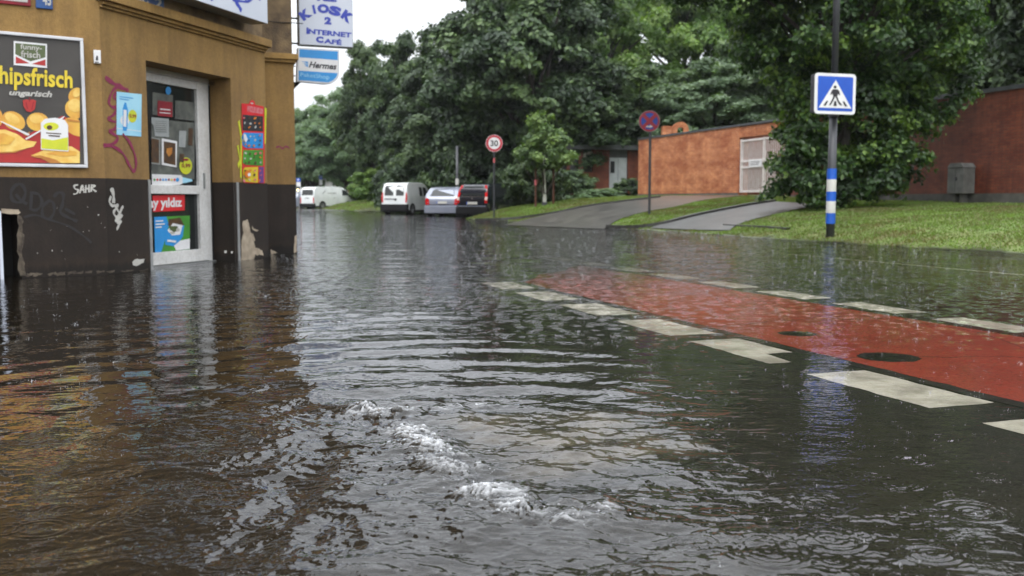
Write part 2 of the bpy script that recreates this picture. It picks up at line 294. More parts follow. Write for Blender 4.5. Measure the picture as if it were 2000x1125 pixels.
def water_mat():
    m, nt, b = newmat('flood_water')
    nt.nodes.remove(b); out = nt.nodes['Material Output']
    tc = nd(nt, 'ShaderNodeTexCoord')
    fine = nd(nt, 'ShaderNodeAttribute', attribute_name='chop')
    def nz(sc, det, dist, vec, strength_sock=None, prev=None, st=1.0):
        n = nd(nt, 'ShaderNodeTexNoise', Scale=sc, Detail=det, Roughness=0.5); L(nt, vec, n.inputs['Vector'])
        bm = nd(nt, 'ShaderNodeBump', Strength=st, Distance=dist); L(nt, n.outputs['Fac'], bm.inputs['Height'])
        if strength_sock: L(nt, strength_sock, bm.inputs['Strength'])
        if prev: L(nt, prev, bm.inputs['Normal'])
        return bm.outputs[0]
    mp = nd(nt, 'ShaderNodeMapping'); mp.inputs['Scale'].default_value = (0.55, 1.0, 1.0); L(nt, tc.outputs['Object'], mp.inputs[0])
    n1 = nz(9.0, 2, 0.009, mp.outputs[0], fine.outputs['Fac'])
    n2 = nz(28.0, 2, 0.0035, tc.outputs['Object'], fine.outputs['Fac'], n1)
    n3 = nz(3.2, 1, 0.007, mp.outputs[0], None, n2, 0.5)
    # pits and rings left by raindrops
    rn = nd(nt, 'ShaderNodeAttribute', attribute_name='rain'); cur = n3
    for sc_, off_ in ((5.5, 0.0), (8.5, 3.7)):
        m_2 = nd(nt, 'ShaderNodeMapping'); m_2.inputs['Location'].default_value = (off_, off_*1.7, 0); L(nt, tc.outputs['Object'], m_2.inputs[0])
        vo = nd(nt, 'ShaderNodeTexVoronoi', Scale=sc_); vo.voronoi_dimensions = '2D'; L(nt, m_2.outputs[0], vo.inputs['Vector'])
        cr_ = nd(nt, 'ShaderNodeValToRGB'); e = cr_.color_ramp.elements; cr_.color_ramp.interpolation = 'B_SPLINE'
        e[0].position = 0.0; e[0].color = (0.25, 0.25, 0.25, 1); e[1].position = 0.44; e[1].color = (0.5, 0.5, 0.5, 1)
        for p_, v_ in ((0.07, 0.1), (0.16, 1.0), (0.24, 0.25), (0.32, 0.62)):
            k_ = e.new(p_); k_.color = (v_, v_, v_, 1)
        L(nt, vo.outputs['Distance'], cr_.inputs[0])
        mu = nd(nt, 'ShaderNodeMath', operation='SUBTRACT'); L(nt, cr_.outputs[0], mu.inputs[0]); mu.inputs[1].default_value = 0.5
        sc2 = nd(nt, 'ShaderNodeSeparateColor'); L(nt, vo.outputs['Color'], sc2.inputs[0])
        mu2 = nd(nt, 'ShaderNodeMath', operation='MULTIPLY'); L(nt, mu.outputs[0], mu2.inputs[0]); L(nt, sc2.outputs[0], mu2.inputs[1])
        bp = nd(nt, 'ShaderNodeBump', Distance=0.026 if sc_ < 6 else 0.015); L(nt, mu2.outputs[0], bp.inputs['Height']); L(nt, rn.outputs['Fac'], bp.inputs['Strength']); L(nt, cur, bp.inputs['Normal']); cur = bp.outputs[0]
    nrm = cur
    fr = nd(nt, 'ShaderNodeFresnel', IOR=1.333); L(nt, nrm, fr.inputs['Normal'])
    gl = nd(nt, 'ShaderNodeBsdfGlossy', Roughness=0.015); L(nt, nrm, gl.inputs['Normal']); gl.inputs['Color'].default_value = (0.95, 0.97, 1, 1)
    tr = nd(nt, 'ShaderNodeBsdfRefraction', IOR=1.333, Roughness=0.0); L(nt, nrm, tr.inputs['Normal']); tr.inputs['Color'].default_value = (0.93, 0.91, 0.84, 1)
    df = nd(nt, 'ShaderNodeBsdfDiffuse'); df.inputs['Color'].default_value = (0.010, 0.0075, 0.0048, 1)
    mk = nd(nt, 'ShaderNodeAttribute', attribute_name='murk')
    m1 = nd(nt, 'ShaderNodeMixShader'); L(nt, mk.outputs['Fac'], m1.inputs[0]); L(nt, tr.outputs[0], m1.inputs[1]); L(nt, df.outputs[0], m1.inputs[2])
    m2 = nd(nt, 'ShaderNodeMixShader'); L(nt, fr.outputs[0], m2.inputs[0]); L(nt, m1.outputs[0], m2.inputs[1]); L(nt, gl.outputs[0], m2.inputs[2])
    # white painted on the boil's crests for sky highlights on clear water
    fm = nd(nt, 'ShaderNodeAttribute', attribute_name='foam')
    wd = nd(nt, 'ShaderNodeBsdfPrincipled'); wd.inputs['Base Color'].default_value = (0.72, 0.74, 0.76, 1); wd.inputs['Roughness'].default_value = 0.12; L(nt, nrm, wd.inputs['Normal'])
    m3 = nd(nt, 'ShaderNodeMixShader'); L(nt, fm.outputs['Fac'], m3.inputs[0]); L(nt, m2.outputs[0], m3.inputs[1]); L(nt, wd.outputs[0], m3.inputs[2])
    L(nt, m3.outputs[0], out.inputs['Surface'])
    return m
M['water'] = water_mat()
def drop_mat():
    m, nt, b = newmat('splash_water'); out = nt.nodes['Material Output']
    b.inputs['Base Color'].default_value = (0.8, 0.82, 0.85, 1); b.inputs['Roughness'].default_value = 0.08
    t = nd(nt, 'ShaderNodeBsdfTransparent'); mx = nd(nt, 'ShaderNodeMixShader'); mx.inputs[0].default_value = 0.5
    L(nt, b.outputs[0], mx.inputs[1]); L(nt, t.outputs[0], mx.inputs[2]); L(nt, mx.outputs[0], out.inputs['Surface']); return m
M['drop'] = drop_mat()

# ------------------------------------------------------------------ object helpers
def wmat(o):
    m = Matrix.Identity(4)
    while o is not None:
        m = (Matrix.Translation(o.location) @ o.rotation_euler.to_matrix().to_4x4()) @ m
        o = o.parent
    return m
def tag(o, label=None, cat=None, group=None, kind=None):
    if label: o['label'] = label
    if cat: o['category'] = cat
    if group: o['group'] = group
    if kind: o['kind'] = kind
    return o
def thing(name, loc, label, cat, group=None, rz=0.0):
    o = bpy.data.objects.new(name, None); C.objects.link(o); o.location = loc; o.rotation_euler = (0, 0, rz)
    o.empty_display_size = 0.2
    return tag(o, label, cat, group)
def copy_tree(o, parent=None):
    c = o.copy(); C.objects.link(c)
    if parent is not None: c.parent = parent
    for ch in list(o.children): copy_tree(ch, c)
    return c
class MB:
    def __init__(s): s.v = []; s.f = []; s.m = []
    def add(s, vs, fs, mi=0):
        o = len(s.v); s.v += [tuple(v) for v in vs]; s.f += [tuple(i+o for i in f) for f in fs]; s.m += [mi]*len(fs); return s
    def box(s, x0, x1, y0, y1, z0, z1, mi=0, M4=None):
        vs = [Vector((x, y, z)) for z in (z0, z1) for y in (y0, y1) for x in (x0, x1)]
        if M4 is not None: vs = [M4 @ v for v in vs]
        return s.add(vs, [(0,2,3,1),(4,5,7,6),(0,1,5,4),(2,6,7,3),(0,4,6,2),(1,3,7,5)], mi)
    def tube(s, pts, rs, n=10, mi=0, cap=True):
        pts = [Vector(p) for p in pts]; vs = []; k = len(pts)
        if not hasattr(rs, '__len__'): rs = [rs]*k
        for i, p in enumerate(pts):
            t = (pts[min(i+1, k-1)]-pts[max(i-1, 0)]).normalized()
            a = Vector((1, 0, 0)) if abs(t.z) > 0.9 else Vector((0, 0, 1))
            x = t.cross(a).normalized(); y = t.cross(x)
            for j in range(n):
                th = 2*math.pi*j/n; vs.append(p+(x*math.cos(th)+y*math.sin(th))*rs[i])
        fs = [(i*n+j, i*n+(j+1) % n, (i+1)*n+(j+1) % n, (i+1)*n+j) for i in range(k-1) for j in range(n)]
        if cap: fs += [tuple(range(n-1, -1, -1)), tuple((k-1)*n+j for j in range(n))]
        return s.add(vs, fs, mi)
    def prism(s, poly, tof, d0, d1, mi=0):
        """poly: 2D points; tof(a,b,d) -> 3D"""
        n = len(poly); vs = [tof(a, b, d0) for a, b in poly]+[tof(a, b, d1) for a, b in poly]
        fs = [tuple(range(n-1, -1, -1)), tuple(range(n, 2*n))]+[(i, (i+1) % n, n+(i+1) % n, n+i) for i in range(n)]
        return s.add(vs, fs, mi)
    def build(s, name, mats, parent=None, local=False, smooth=False, bevel=0.0, segs=2):
        mats = mats if isinstance(mats, (list, tuple)) else [mats]
        me = bpy.data.meshes.new(name); vs = [Vector(v) for v in s.v]; loc = None
        if parent is None:
            xs = [v.x for v in vs]; ys = [v.y for v in vs]; zs = [v.z for v in vs]
            loc = Vector(((min(xs)+max(xs))/2, (min(ys)+max(ys))/2, min(zs))); vs = [v-loc for v in vs]
        elif not local:
            iv = wmat(parent).inverted(); vs = [iv @ v for v in vs]
        me.from_pydata([tuple(v) for v in vs], [], s.f)
        for m in mats: me.materials.append(m)
        me.polygons.foreach_set('material_index', s.m)
        if smooth: me.polygons.foreach_set('use_smooth', [True]*len(s.f))
        bm = bmesh.new(); bm.from_mesh(me); bmesh.ops.recalc_face_normals(bm, faces=bm.faces)
        if bevel:
            bmesh.ops.bevel(bm, geom=[e for e in bm.edges if len(e.link_faces) == 2 and e.calc_face_angle(0) > 0.6], offset=bevel, segments=segs, profile=0.6, affect='EDGES', clamp_overlap=True)
        bm.to_mesh(me); bm.free()
        o = bpy.data.objects.new(name, me); C.objects.link(o)
        if parent is not None: o.parent = parent
        else: o.location = loc
        return o
class Fr:
    """a vertical wall plane: origin, direction, outward normal"""
    def __init__(s, o, ang):
        s.o = Vector((o[0], o[1], 0)); s.u = Vector((math.sin(ang), math.cos(ang), 0)); s.n = Vector((math.cos(ang), -math.sin(ang), 0))
    def P(s, t, z, off=0.0): return s.o+s.u*t+s.n*off+Vector((0, 0, z))
    def px(s, x, y, off=0.0):
        d = ray(x, y); o = s.o+s.n*off; k = (o-CAM).dot(s.n)/d.dot(s.n); Q = CAM+d*k
        return ((Q-s.o).dot(s.u), Q.z)
    def flat(s, mb, poly, off, mi=0):
        mb.add([s.P(t, z, off) for t, z in poly], [tuple(range(len(poly)))], mi)
    def flatpx(s, mb, pts, off, mi=0): s.flat(mb, [s.px(x, y, off) for x, y in pts], off, mi)
    def box(s, mb, t0, t1, z0, z1, d0, d1, mi=0):
        mb.prism([(t0, z0), (t1, z0), (t1, z1), (t0, z1)], lambda a, b, d: s.P(a, b, d), d0, d1, mi)
def catmull(pts, k=6, closed=False):
    out = []; n = len(pts)
    for i in range(n if closed else n-1):
        p = [pts[(i+j) % n] if closed else pts[max(0, min(n-1, i+j))] for j in (-1, 0, 1, 2)]
        for s in range(k):
            t = s/k; q = []
            for d in range(2):
                a, b, c, e = (p[j][d] for j in range(4))
                q.append(0.5*((2*b)+(-a+c)*t+(2*a-5*b+4*c-e)*t*t+(-a+3*b-3*c+e)*t**3))
            out.append(tuple(q))
    if not closed: out.append(tuple(pts[-1]))
    return out
def stroke(fr, mb, pts, w, off, mi=0, k=5, var=0.3):
    """brush stroke through photo points on a wall plane, w in metres"""
    P = [Vector(q).to_2d() for q in (fr.px(x, y, off) for x, y in catmull(pts, k))]
    n = len(P)
    for i in range(n-1):
        d = (P[i+1]-P[i]);
        if d.length < 1e-5: continue
        d.normalize(); s = Vector((-d.y, d.x))*w*0.5*(1+var*math.sin(i*0.9)); e = d*w*0.25
        q = [P[i]-s-e, P[i+1]-s+e, P[i+1]+s+e, P[i]+s-e]
        fr.flat(mb, [(a.x, a.y) for a in q], off+0.00004*i, mi)
_tc = {}
def text_geo(s, bold=0.0, shear=0.0, sp=1.0):
    key = (s, bold, shear, sp)
    if key in _tc: return _tc[key]
    cu = bpy.data.curves.new('t', 'FONT'); cu.body = s; cu.size = 1; cu.resolution_u = 3; cu.offset = bold; cu.shear = shear; cu.space_character = sp
    o = bpy.data.objects.new('t', cu); C.objects.link(o)
    me = bpy.data.meshes.new_from_object(o.evaluated_get(bpy.context.evaluated_depsgraph_get()))
    vs = [(v.co.x, v.co.y) for v in me.vertices]; fs = [tuple(p.vertices) for p in me.polygons]
    bpy.data.objects.remove(o); bpy.data.curves.remove(cu); bpy.data.meshes.remove(me)
    _tc[key] = (vs, fs); return vs, fs
def text_on(mb, tof, s, box, mi=0, bold=0.02, shear=0.0, sp=1.0):
    """box = (a0,b0,a1,b1): the text's bounding box in plane coordinates; tof(a,b) -> 3D"""
    vs, fs = text_geo(s, bold, shear, sp)
    xs = [v[0] for v in vs]; ys = [v[1] for v in vs]; x0, x1, y0, y1 = min(xs), max(xs), min(ys), max(ys)
    a0, b0, a1, b1 = box
    mb.add([tof(a0+(v[0]-x0)/(x1-x0)*(a1-a0), b0+(v[1]-y0)/(y1-y0)*(b1-b0)) for v in vs], fs, mi)
def quadmap(fr, c, off):
    """map unit square to a photo quad (bl, br, tr, tl) on a wall plane"""
    P = [Vector(fr.px(x, y, off)) for x, y in c]
    def f(a, b):
        q = P[0]*(1-a)*(1-b)+P[1]*a*(1-b)+P[2]*a*b+P[3]*(1-a)*b
        return fr.P(q.x, q.y, off)
    return f
def ell(cx, cy, rx, ry, n=20, rot=0.0, jit=0.0):
    out = []
    for i in range(n):
        t = 2*math.pi*i/n; k = 1+jit*random.uniform(-1, 1)
        x, y = rx*math.cos(t)*k, ry*math.sin(t)*k
        out.append((cx+x*math.cos(rot)-y*math.sin(rot), cy+x*math.sin(rot)+y*math.cos(rot)))
    return out
def npmesh(name, V3, quads, attrs, m, smooth=True, parent=None):
    me = bpy.data.meshes.new(name); nv = len(V3); nf = len(quads); k = quads.shape[1]
    me.vertices.add(nv); me.vertices.foreach_set('co', np.ascontiguousarray(V3, dtype=np.float32).ravel())
    me.loops.add(nf*k); me.loops.foreach_set('vertex_index', np.ascontiguousarray(quads, dtype=np.int32).ravel())
    me.polygons.add(nf); me.polygons.foreach_set('loop_start', np.arange(0, nf*k, k, dtype=np.int32))
    me.polygons.foreach_set('use_smooth', np.full(nf, smooth))
    for an, (dom, arr) in attrs.items():
        a = me.attributes.new(an, 'FLOAT', dom); a.data.foreach_set('value', np.ascontiguousarray(arr, dtype=np.float32))
    me.materials.append(m); me.update(); me.validate()
    o = bpy.data.objects.new(name, me); C.objects.link(o)
    if parent is not None: o.parent = parent
    return o
def grid_quads(nr, nc):
    i = np.arange(nr-1)[:, None]*nc+np.arange(nc-1)[None, :]
    return np.stack([i, i+1, i+nc+1, i+nc], -1).reshape(-1, 4)

# ================================================================== SETTING: ground, water, markings
def nonuni(segs):
    out = [segs[0][0]]
    for a, b, st in segs:
        n = max(1, int(round((b-a)/st))); out += [a+(b-a)*(i+1)/n for i in range(n)]
    return np.array(out)
qs = nonuni([(-150, -20, 10), (-20, -4, 2), (-4, 9, 0.4), (9, 18, 0.22), (18, 24, 1), (24, 200, 16)])
ps = nonuni([(-30, -4, 2), (-4, 34, 0.4), (34, 70, 0.6), (70, 130, 2.5), (130, 600, 30)])
QQ, PP = np.meshgrid(qs, ps)
GX = QQ*SC-PP*SS; GY = QQ*SS+PP*SC; GZ = terr(GX, GY)
sh = 11.8+0.25*pn(PP*0.15, 0.3+0*PP, 3)+sstep(41.5, 43.5, PP)*(1-sstep(66, 72, PP))*4.4
turf = sstep(-0.05, 0.25, QQ-sh+0.25*pn(GX*2.2, GY*2.2, 9))
silt = 1-sstep(-1.5, 3.0, QQ+0.8*pn(GX*0.5, GY*0.5, 21))
ground = npmesh('ground', np.stack([GX, GY, GZ], -1).reshape(-1, 3), grid_quads(len(ps), len(qs)),
                {'turf': ('POINT', turf.ravel()), 'silt': ('POINT', silt.ravel())}, M['ground'])
tag(ground, kind='structure')

# --- water surface: a finely divided sheet with real ripples
SRC = G(870, 890)
ridge = [(728, 800), (762, 812), (790, 838), (830, 872), (872, 900), (915, 935), (950, 962), (992, 992)]
ridge2 = [(1062, 1002), (1110, 1012), (1150, 1010), (1185, 992)]
ridge3 = [(800, 806), (860, 798), (905, 800), (958, 790)]
def segdist(X, Y, pts):
    D = np.full(X.shape, 1e9); best = np.zeros(X.shape); n = len(pts)
    for i in range(n-1):
        a, b = pts[i], pts[i+1]; dx, dy = b.x-a.x, b.y-a.y; L2 = dx*dx+dy*dy
        t = np.clip(((X-a.x)*dx+(Y-a.y)*dy)/L2, 0, 1); d = np.hypot(X-a.x-t*dx, Y-a.y-t*dy)
        best = np.where(d < D, (i+t)/(n-1), best); D = np.minimum(D, d)
    return D, best
Ys = [0.7]
while Ys[-1] < 125: Ys.append(Ys[-1]+max(0.0058, 0.0068*(Ys[-1]/2.5)**1.35))
Ys = np.array(Ys); us = np.concatenate([np.linspace(-1.5, -0.56, 60)[:-1], np.linspace(-0.56, 0.56, 800), np.linspace(0.56, 1.5, 60)[1:]])
U, WY = np.meshgrid(us, Ys); WX = U*(WY+2.2)
r = np.hypot(WX-SRC.x, WY-SRC.y); q = toq(WX, WY)
lanefade = 1-0.93*sstep(0.7, 2.5, q+0.3*pn(WX*0.8, WY*0.8, 4))
wx = WX+0.10*pn(WX*1.3, WY*1.3, 31); wy = WY+0.10*pn(WX*1.3+9, WY*1.3, 32)
near = np.exp(-(r/1.75)**2)*(1-0.72*(1-sstep(-1.35, -0.55, WX+0.25*pn(WX*1.5, WY*1.5, 14)-0.12*(3.2-WY))))
h = np.zeros_like(WX)
ang = np.arctan2(WX-SRC.x-0.1, WY-SRC.y)
dirw = 0.16+0.84*np.exp(-(ang/0.50)**2)*sstep(-0.2, 0.4, WY-SRC.y)
env = sstep(0.45, 1.3, r)*np.exp(-np.maximum(r-2.0, 0)/2.8)
ph = 0.9*pn(WX*0.9, WY*0.9, 41)+0.5*pn(WX*2.2, WY*2.2, 42)
h += 0.014*np.sin(2*math.pi*r/0.36+ph*2.6)*env*dirw*lanefade*(0.65+0.6*pn(WX*0.7, WY*1.6, 40))
h += 0.0035*np.sin(2*math.pi*r/0.17+ph*4+1)*env*dirw*lanefade*(0.3+pn(WX*1.1, WY*1.8, 43))
amp = (0.05+0.95*near)*lanefade
h += amp*(0.016*pn(wx*2.6, wy*3.1, 51)+0.0105*pn(wx*5.5, wy*6.5, 52)-0.0070*np.abs(pn(wx*10, wy*13, 53))-0.0034*np.abs(pn(wx*24, wy*31, 54)))
h += 0.0022*pn(WX*0.9, WY*1.3, 55)*(1-near)+0.0010*pn(WX*3, WY*4.5, 56)*(0.3+0.7*lanefade)
# upwelling dome over the cover
cov = [G(770, 812), G(1205, 800), G(1452, 893), G(1005, 1010)]
dc = np.hypot((WX-0.12)/0.62, (WY-3.15)/0.62); h += 0.008*np.exp(-dc**4)
foam = np.zeros_like(h)
for pts, A, w, fo in ((ridge, 0.040, 0.085, 1.0), (ridge2, 0.016, 0.055, 0.5), (ridge3, 0.016, 0.055, 0.45)):
    P3 = [G(x, y) for x, y in pts]; D, tt = segdist(WX, WY, P3)
    lump = 0.60+0.8*pn(tt*5.5, 0*tt+0.5, 61)-0.45*np.exp(-((tt-0.52)/0.05)**2)
    dd = D+0.050*pn(WX*7, WY*8, 62)+0.02*pn(WX*18, WY*20, 67); g = np.exp(-(dd/w)**2)*np.clip(lump, 0.1, 1.4)
    ax, ay = WX*0.79-WY*0.61, WX*0.61+WY*0.79
    wv = 0.035*pn(WX*11, WY*11, 68)
    n1_ = 1-np.clip(np.abs(pn((ax+wv)*15, (ay+wv)*34, 63))*1.5, 0, 1); n2_ = 1-np.clip(np.abs(pn((ax-wv)*34, (ay+wv)*70, 64))*1.5, 0, 1)
    tn = 0.6*n1_**1.5+0.4*n2_**1.5
    h += A*g*(0.45+0.75*tn)+0.004*np.exp(-(D/(w*2.2))**2)*pn(WX*18, WY*18, 65)
    foam = np.maximum(foam, np.clip(fo*(g*1.4-0.3)*0.85*np.clip(tn*2.2-0.85, 0, 1), 0, 0.42))  # mask of the crest streaks whitened like sky glints
# raindrop rings
rr = np.random.RandomState(5)
def addring(x0, y0, rad_, A, lam):
    w = rad_+lam*1.5; i0, i1 = np.searchsorted(Ys, [y0-w, y0+w])
    if i1-i0 < 3: return
    ua, ub = (x0-w)/(y0+2.2), (x0+w)/(y0+2.2); j0, j1 = np.searchsorted(us, [ua, ub])
    j0 = max(0, j0-2); j1 = min(len(us), j1+2)
    if j1-j0 < 3: return
    dd = np.hypot(WX[i0:i1, j0:j1]-x0, WY[i0:i1, j0:j1]-y0)
    h[i0:i1, j0:j1] += A*np.cos(2*math.pi*(dd-rad_)/lam)*np.exp(-((dd-rad_)/(lam*0.9))**2)
RINGS = []
for _ in range(900):
    y0 = 1.4+11*rr.rand()**1.6; x0 = (rr.rand()*2-1)*0.56*(y0+1.2); ra = 0.01+0.055*rr.rand()
    RINGS.append((x0, y0, ra)); addring(x0, y0, ra, 0.0015*(1-ra*6), 0.015+0.1*ra)
for px_, py_, s in ((1740, 940, .09), (1600, 980, .08), (1500, 1080, .09), (1900, 1000, .08), (1780, 900, .06), (1960, 860, .05), (1350, 1060, .06), (300, 1000, .07), (200, 860, .06), (520, 1010, .07), (1560, 850, .06), (1850, 855, .06), (1660, 870, .05), (1400, 830, .05), (1930, 930, .04), (1620, 1050, .08), (1820, 1080, .06), (1180, 770, .05), (1490, 800, .04), (1700, 820, .05), (420, 900, .05)):
    P_ = G(px_, py_); 
    for k in (1.0, 0.6, 0.3): addring(P_.x, P_.y, s*k, 0.0016*(0.5+k*0.5), 0.020)
depth = np.maximum(-terr(WX, WY), 0.0)
slabm = np.exp(-np.maximum(dc-0.75, 0)**2*14)
murk = (1-np.exp(-depth*7.0))*(1-0.3*slabm)
murk = murk*(1-0.8*sstep(1.9, 2.7, q)*(1-sstep(5.2, 6.5, q)))
murk = murk+(0.85-murk)*0.75*sstep(7.0, 12.5, top_(WX, WY))*sstep(1.0, 2.5, q)
murk = np.clip(murk+0.05*pn(WX*0.6, WY*0.6, 71), 0.02, 0.95)
chop = np.clip(0.42+0.6*near+0.65*sstep(5, 11, WY)-0.22*(1-lanefade)*sstep(14, 7, WY) - 0.34*(1-sstep(-2.5, 1.2, q))*(1-sstep(6.0, 9.0, WY))+0.75*sstep(0.4, 1.6, q)*(1-sstep(3.2, 5.0, q+0.5*pn(WX*0.5, WY*0.3, 83)))*sstep(7, 9, WY) -0.14*np.exp(-((r-2.0)/0.9)**2), 0.07, 1.25)
chop = chop+0.3*np.clip(foam*2, 0, 1)
rainf = sstep(4.6, 8.0, WY)*(0.15+0.85*sstep(-1.5, 1.5, q-0.06*WY+0.8*pn(WX*0.35, WY*0.35, 81)))*(1-0.5*sstep(28, 60, WY))
water = npmesh('water', np.stack([WX, WY, h], -1).reshape(-1, 3), grid_quads(len(Ys), len(us)),
               {'murk': ('POINT', murk.ravel()), 'foam': ('POINT', foam.ravel()), 'chop': ('POINT', chop.ravel()), 'rain': ('POINT', rainf.ravel())}, M['water'])
tag(water, kind='structure')
print('water verts', WX.size)
# a coarse sheet carries the flood on outside the fine one (behind the camera)
mb = MB(); mb.add([(-60, -40, -0.003), (60, -40, -0.003), (60, 0.66, -0.003), (-60, 0.66, -0.003)], [(0, 1, 2, 3)])
back = mb.build('water_behind_camera', M['water']); tag(back, kind='structure')

# --- road markings and red cycle lane
road = thing('road', (0, 0, 0), None, None); tag(road, kind='structure')
def sheet(name, q0, q1, p0, p1, off, m, dq=0.25, dp=0.25, edge=0.006, clipf=None):
    nq = max(2, int((q1-q0)/dq)+1); npp = max(2, int((p1-p0)/dp)+1)
    qa = np.linspace(q0, q1, nq); pa = np.linspace(p0, p1, npp); A, B = np.meshgrid(qa, pa)
    A = A.copy(); B = B.copy()
    A[:, 0] += rr.uniform(-edge, edge, npp); A[:, -1] += rr.uniform(-edge, edge, npp); B[0] += rr.uniform(-edge, edge, nq); B[-1] += rr.uniform(-edge, edge, nq)
    if clipf: A, B = clipf(A, B)
    X = A*SC-B*SS; Y = A*SS+B*SC; Z = terr(X, Y)+off
    return npmesh(name, np.stack([X, Y, Z], -1).reshape(-1, 3), grid_quads(npp, nq), {}, m, parent=road)
sheet('cycle_lane', 3.16, 4.67, -3, 11.5, 0.008, M['lane'], clipf=lambda A, B: (A, np.minimum(B, 9.3+(A-3.16)*1.4+0.25*pn(A*2, A*0+0.3, 91))))
for k in range(-3, 6):
    s = 3.11+1.085*k
    if k == 1:    # worn dash with a bite out of its near corner
        def bite(A, B):
            m_ = sstep(2.86, 2.90, A)*sstep(4.55, 4.42, B); return A, B+m_*(4.52-B)*0.92
        sheet('lane_marking', 2.735, 3.055, 4.22, 5.04, 0.009, M['paint'], 0.03, 0.03, 0.006, bite)
    else: sheet('lane_marking', 2.735, 3.055, s, s+0.80-0.012*k, 0.009, M['paint'], 0.06, 0.06, 0.007)
for k in range(-5, 7):
    s = 5.82+1.08*k; sheet('lane_marking', 4.79, 5.06, s, s+0.73, 0.009, M['paint'], 0.06, 0.06, 0.007)
sheet('lane_marking', 8.54, 8.65, -3, 12.8, 0.009, M['paint'], 0.06, 0.1, 0.006)
sheet('lane_marking', 6.9, 7.02, 19.5, 30, 0.009, M['paint'], 0.06, 0.3, 0.006)
# dark repair patches in the asphalt beside the lane
M['patch'] = mat('tar_patch', (0.018, 0.018, 0.018), (0.010, 0.010, 0.010), 12, 0.4, 0.4, 80)
sheet('tar_patch', 3.075, 3.16, -3, 13, 0.0095, M['patch'], 0.04, 0.12, 0.014)

def manhole(px, py, rad_, label):
    P = G(px, py, -0.03); z = tz(P.x, P.y)+0.012
    t = thing('manhole_cover', (P.x, P.y, z), label, 'manhole cover')
    mb = MB(); n = 40
    mb.add([(rad_*k*math.cos(2*math.pi*i/n)*(1+0.05*math.sin(3*i)), rad_*k*math.sin(2*math.pi*i/n)*(1+0.05*math.sin(5*i)), 0.0) for k in (1.0,) for i in range(n)], [tuple(range(n))])
    mb.build('asphalt_collar', M['patch'], t, local=True)
    mb = MB(); rr_ = rad_*0.72
    for a, b, z0 in ((0, rr_*0.8, 0.006), (rr_*0.86, rr_, 0.007)):
        vs = []; n = 32
        for i in range(n): vs += [(a*math.cos(2*math.pi*i/n), a*math.sin(2*math.pi*i/n), z0), (b*math.cos(2*math.pi*i/n), b*math.sin(2*math.pi*i/n), z0)]
        mb.add(vs, [(2*i, 2*i+1, (2*i+3) % (2*n), (2*i+2) % (2*n)) for i in range(n)])
    for i in range(-2, 3): mb.box(-rr_*0.6, rr_*0.6, i*rr_*0.22-0.004, i*rr_*0.22+0.004, 0.006, 0.010)
    mb.build('iron_lid', M['iron'], t, local=True)
manhole(1557, 661, 0.115, 'small round iron cover in the red lane, the farther and smaller of the two')
manhole(1735, 708, 0.155, 'larger round iron cover in the red lane, nearer the white dashes')

# --- submerged concrete cover the water wells up from
t = thing('drain_cover', (0.1, 3.1, -0.1), 'pale concrete drain cover just under the churning water', 'drain cover')
c = [G(x, y, -0.03) for x, y in ((775, 815), (1200, 803), (1440, 893), (1008, 1005))]
n = 30; vs = []; dirt = []
for i in range(n+1):
    for j in range(n+1):
        a, b = i/n, j/n; P = c[0]*(1-a)*(1-b)+c[1]*a*(1-b)+c[2]*a*b+c[3]*(1-a)*b
        vs.append((P.x-t.location.x, P.y-t.location.y, -0.028+0.006*random.random()-t.location.z)); e = min(a, 1-a, b, 1-b); dirt.append(0.75*(1-min(1, e/0.22)) if e < 0.22 else 0)
npmesh('concrete_lid', np.array(vs), grid_quads(n+1, n+1), {'dirt': ('POINT', np.array(dirt))}, M['slab'], parent=t)
mb = MB(); cc = [q_+Vector((0, 0, -0.012)) for q_ in c] if True else [c[0]+Vector((-.04, .03, 0)), c[1]+Vector((.03, .04, 0)), c[2]+Vector((.05, -.02, 0)), c[3]+Vector((-.03, -.04, 0))]
for i in range(4):
    mb.tube([cc[i]+Vector((0, 0, 0.002)), cc[(i+1) % 4]+Vector((0, 0, -0.004))], 0.010, 6)
mb.build('iron_frame', M['iron'], t)

# --- raindrop splashes
SRN = np.random.RandomState(8)
vs = []; fs = []
def spike(x, y, z, w, hh):
    o = len(vs); 
    for k in range(4): vs.append((x+w*math.cos(k*1.571), y+w*math.sin(k*1.571), z))
    vs.append((x, y, z+hh)); vs.append((x, y, z-0.003))
    for k in range(4): fs.append((o+k, o+(k+1) % 4, o+4)); fs.append((o+(k+1) % 4, o+k, o+5))
def blob(x, y, z, s):
    o = len(vs)
    for v in ((s,0,0),(-s,0,0),(0,s,0),(0,-s,0),(0,0,s),(0,0,-s)): vs.append((x+v[0], y+v[1], z+v[2]))
    for a, b, c_ in ((0,2,4),(2,1,4),(1,3,4),(3,0,4),(2,0,5),(1,2,5),(3,1,5),(0,3,5)): fs.append((o+a, o+b, o+c_))
for i in range(4200):
    y = 2.0+26*SRN.rand()**1.35; x = (SRN.rand()*2-1)*0.52*y; qq = toq(x, y)
    if qq < (1.2 if y > 9 else -3.0) or qq > 11.6: continue
    if qq < 1.0 and SRN.rand() < 0.5: continue
    s = 0.3+0.75*SRN.rand()**3
    if y < 4: s *= 0.55
    elif y > 6: s *= 1.25
    if SRN.rand() < 0.15: spike(x, y, 0, 0.0024*s+0.0001*y, 0.014*s)
    for k in range(SRN.randint(2, 6)):
        a = SRN.rand()*6.28; rd = 0.018*s*(0.5+SRN.rand())
        blob(x+rd*math.cos(a), y+rd*math.sin(a), 0.002+0.012*s*SRN.rand(), 0.0016*s+0.00010*y)
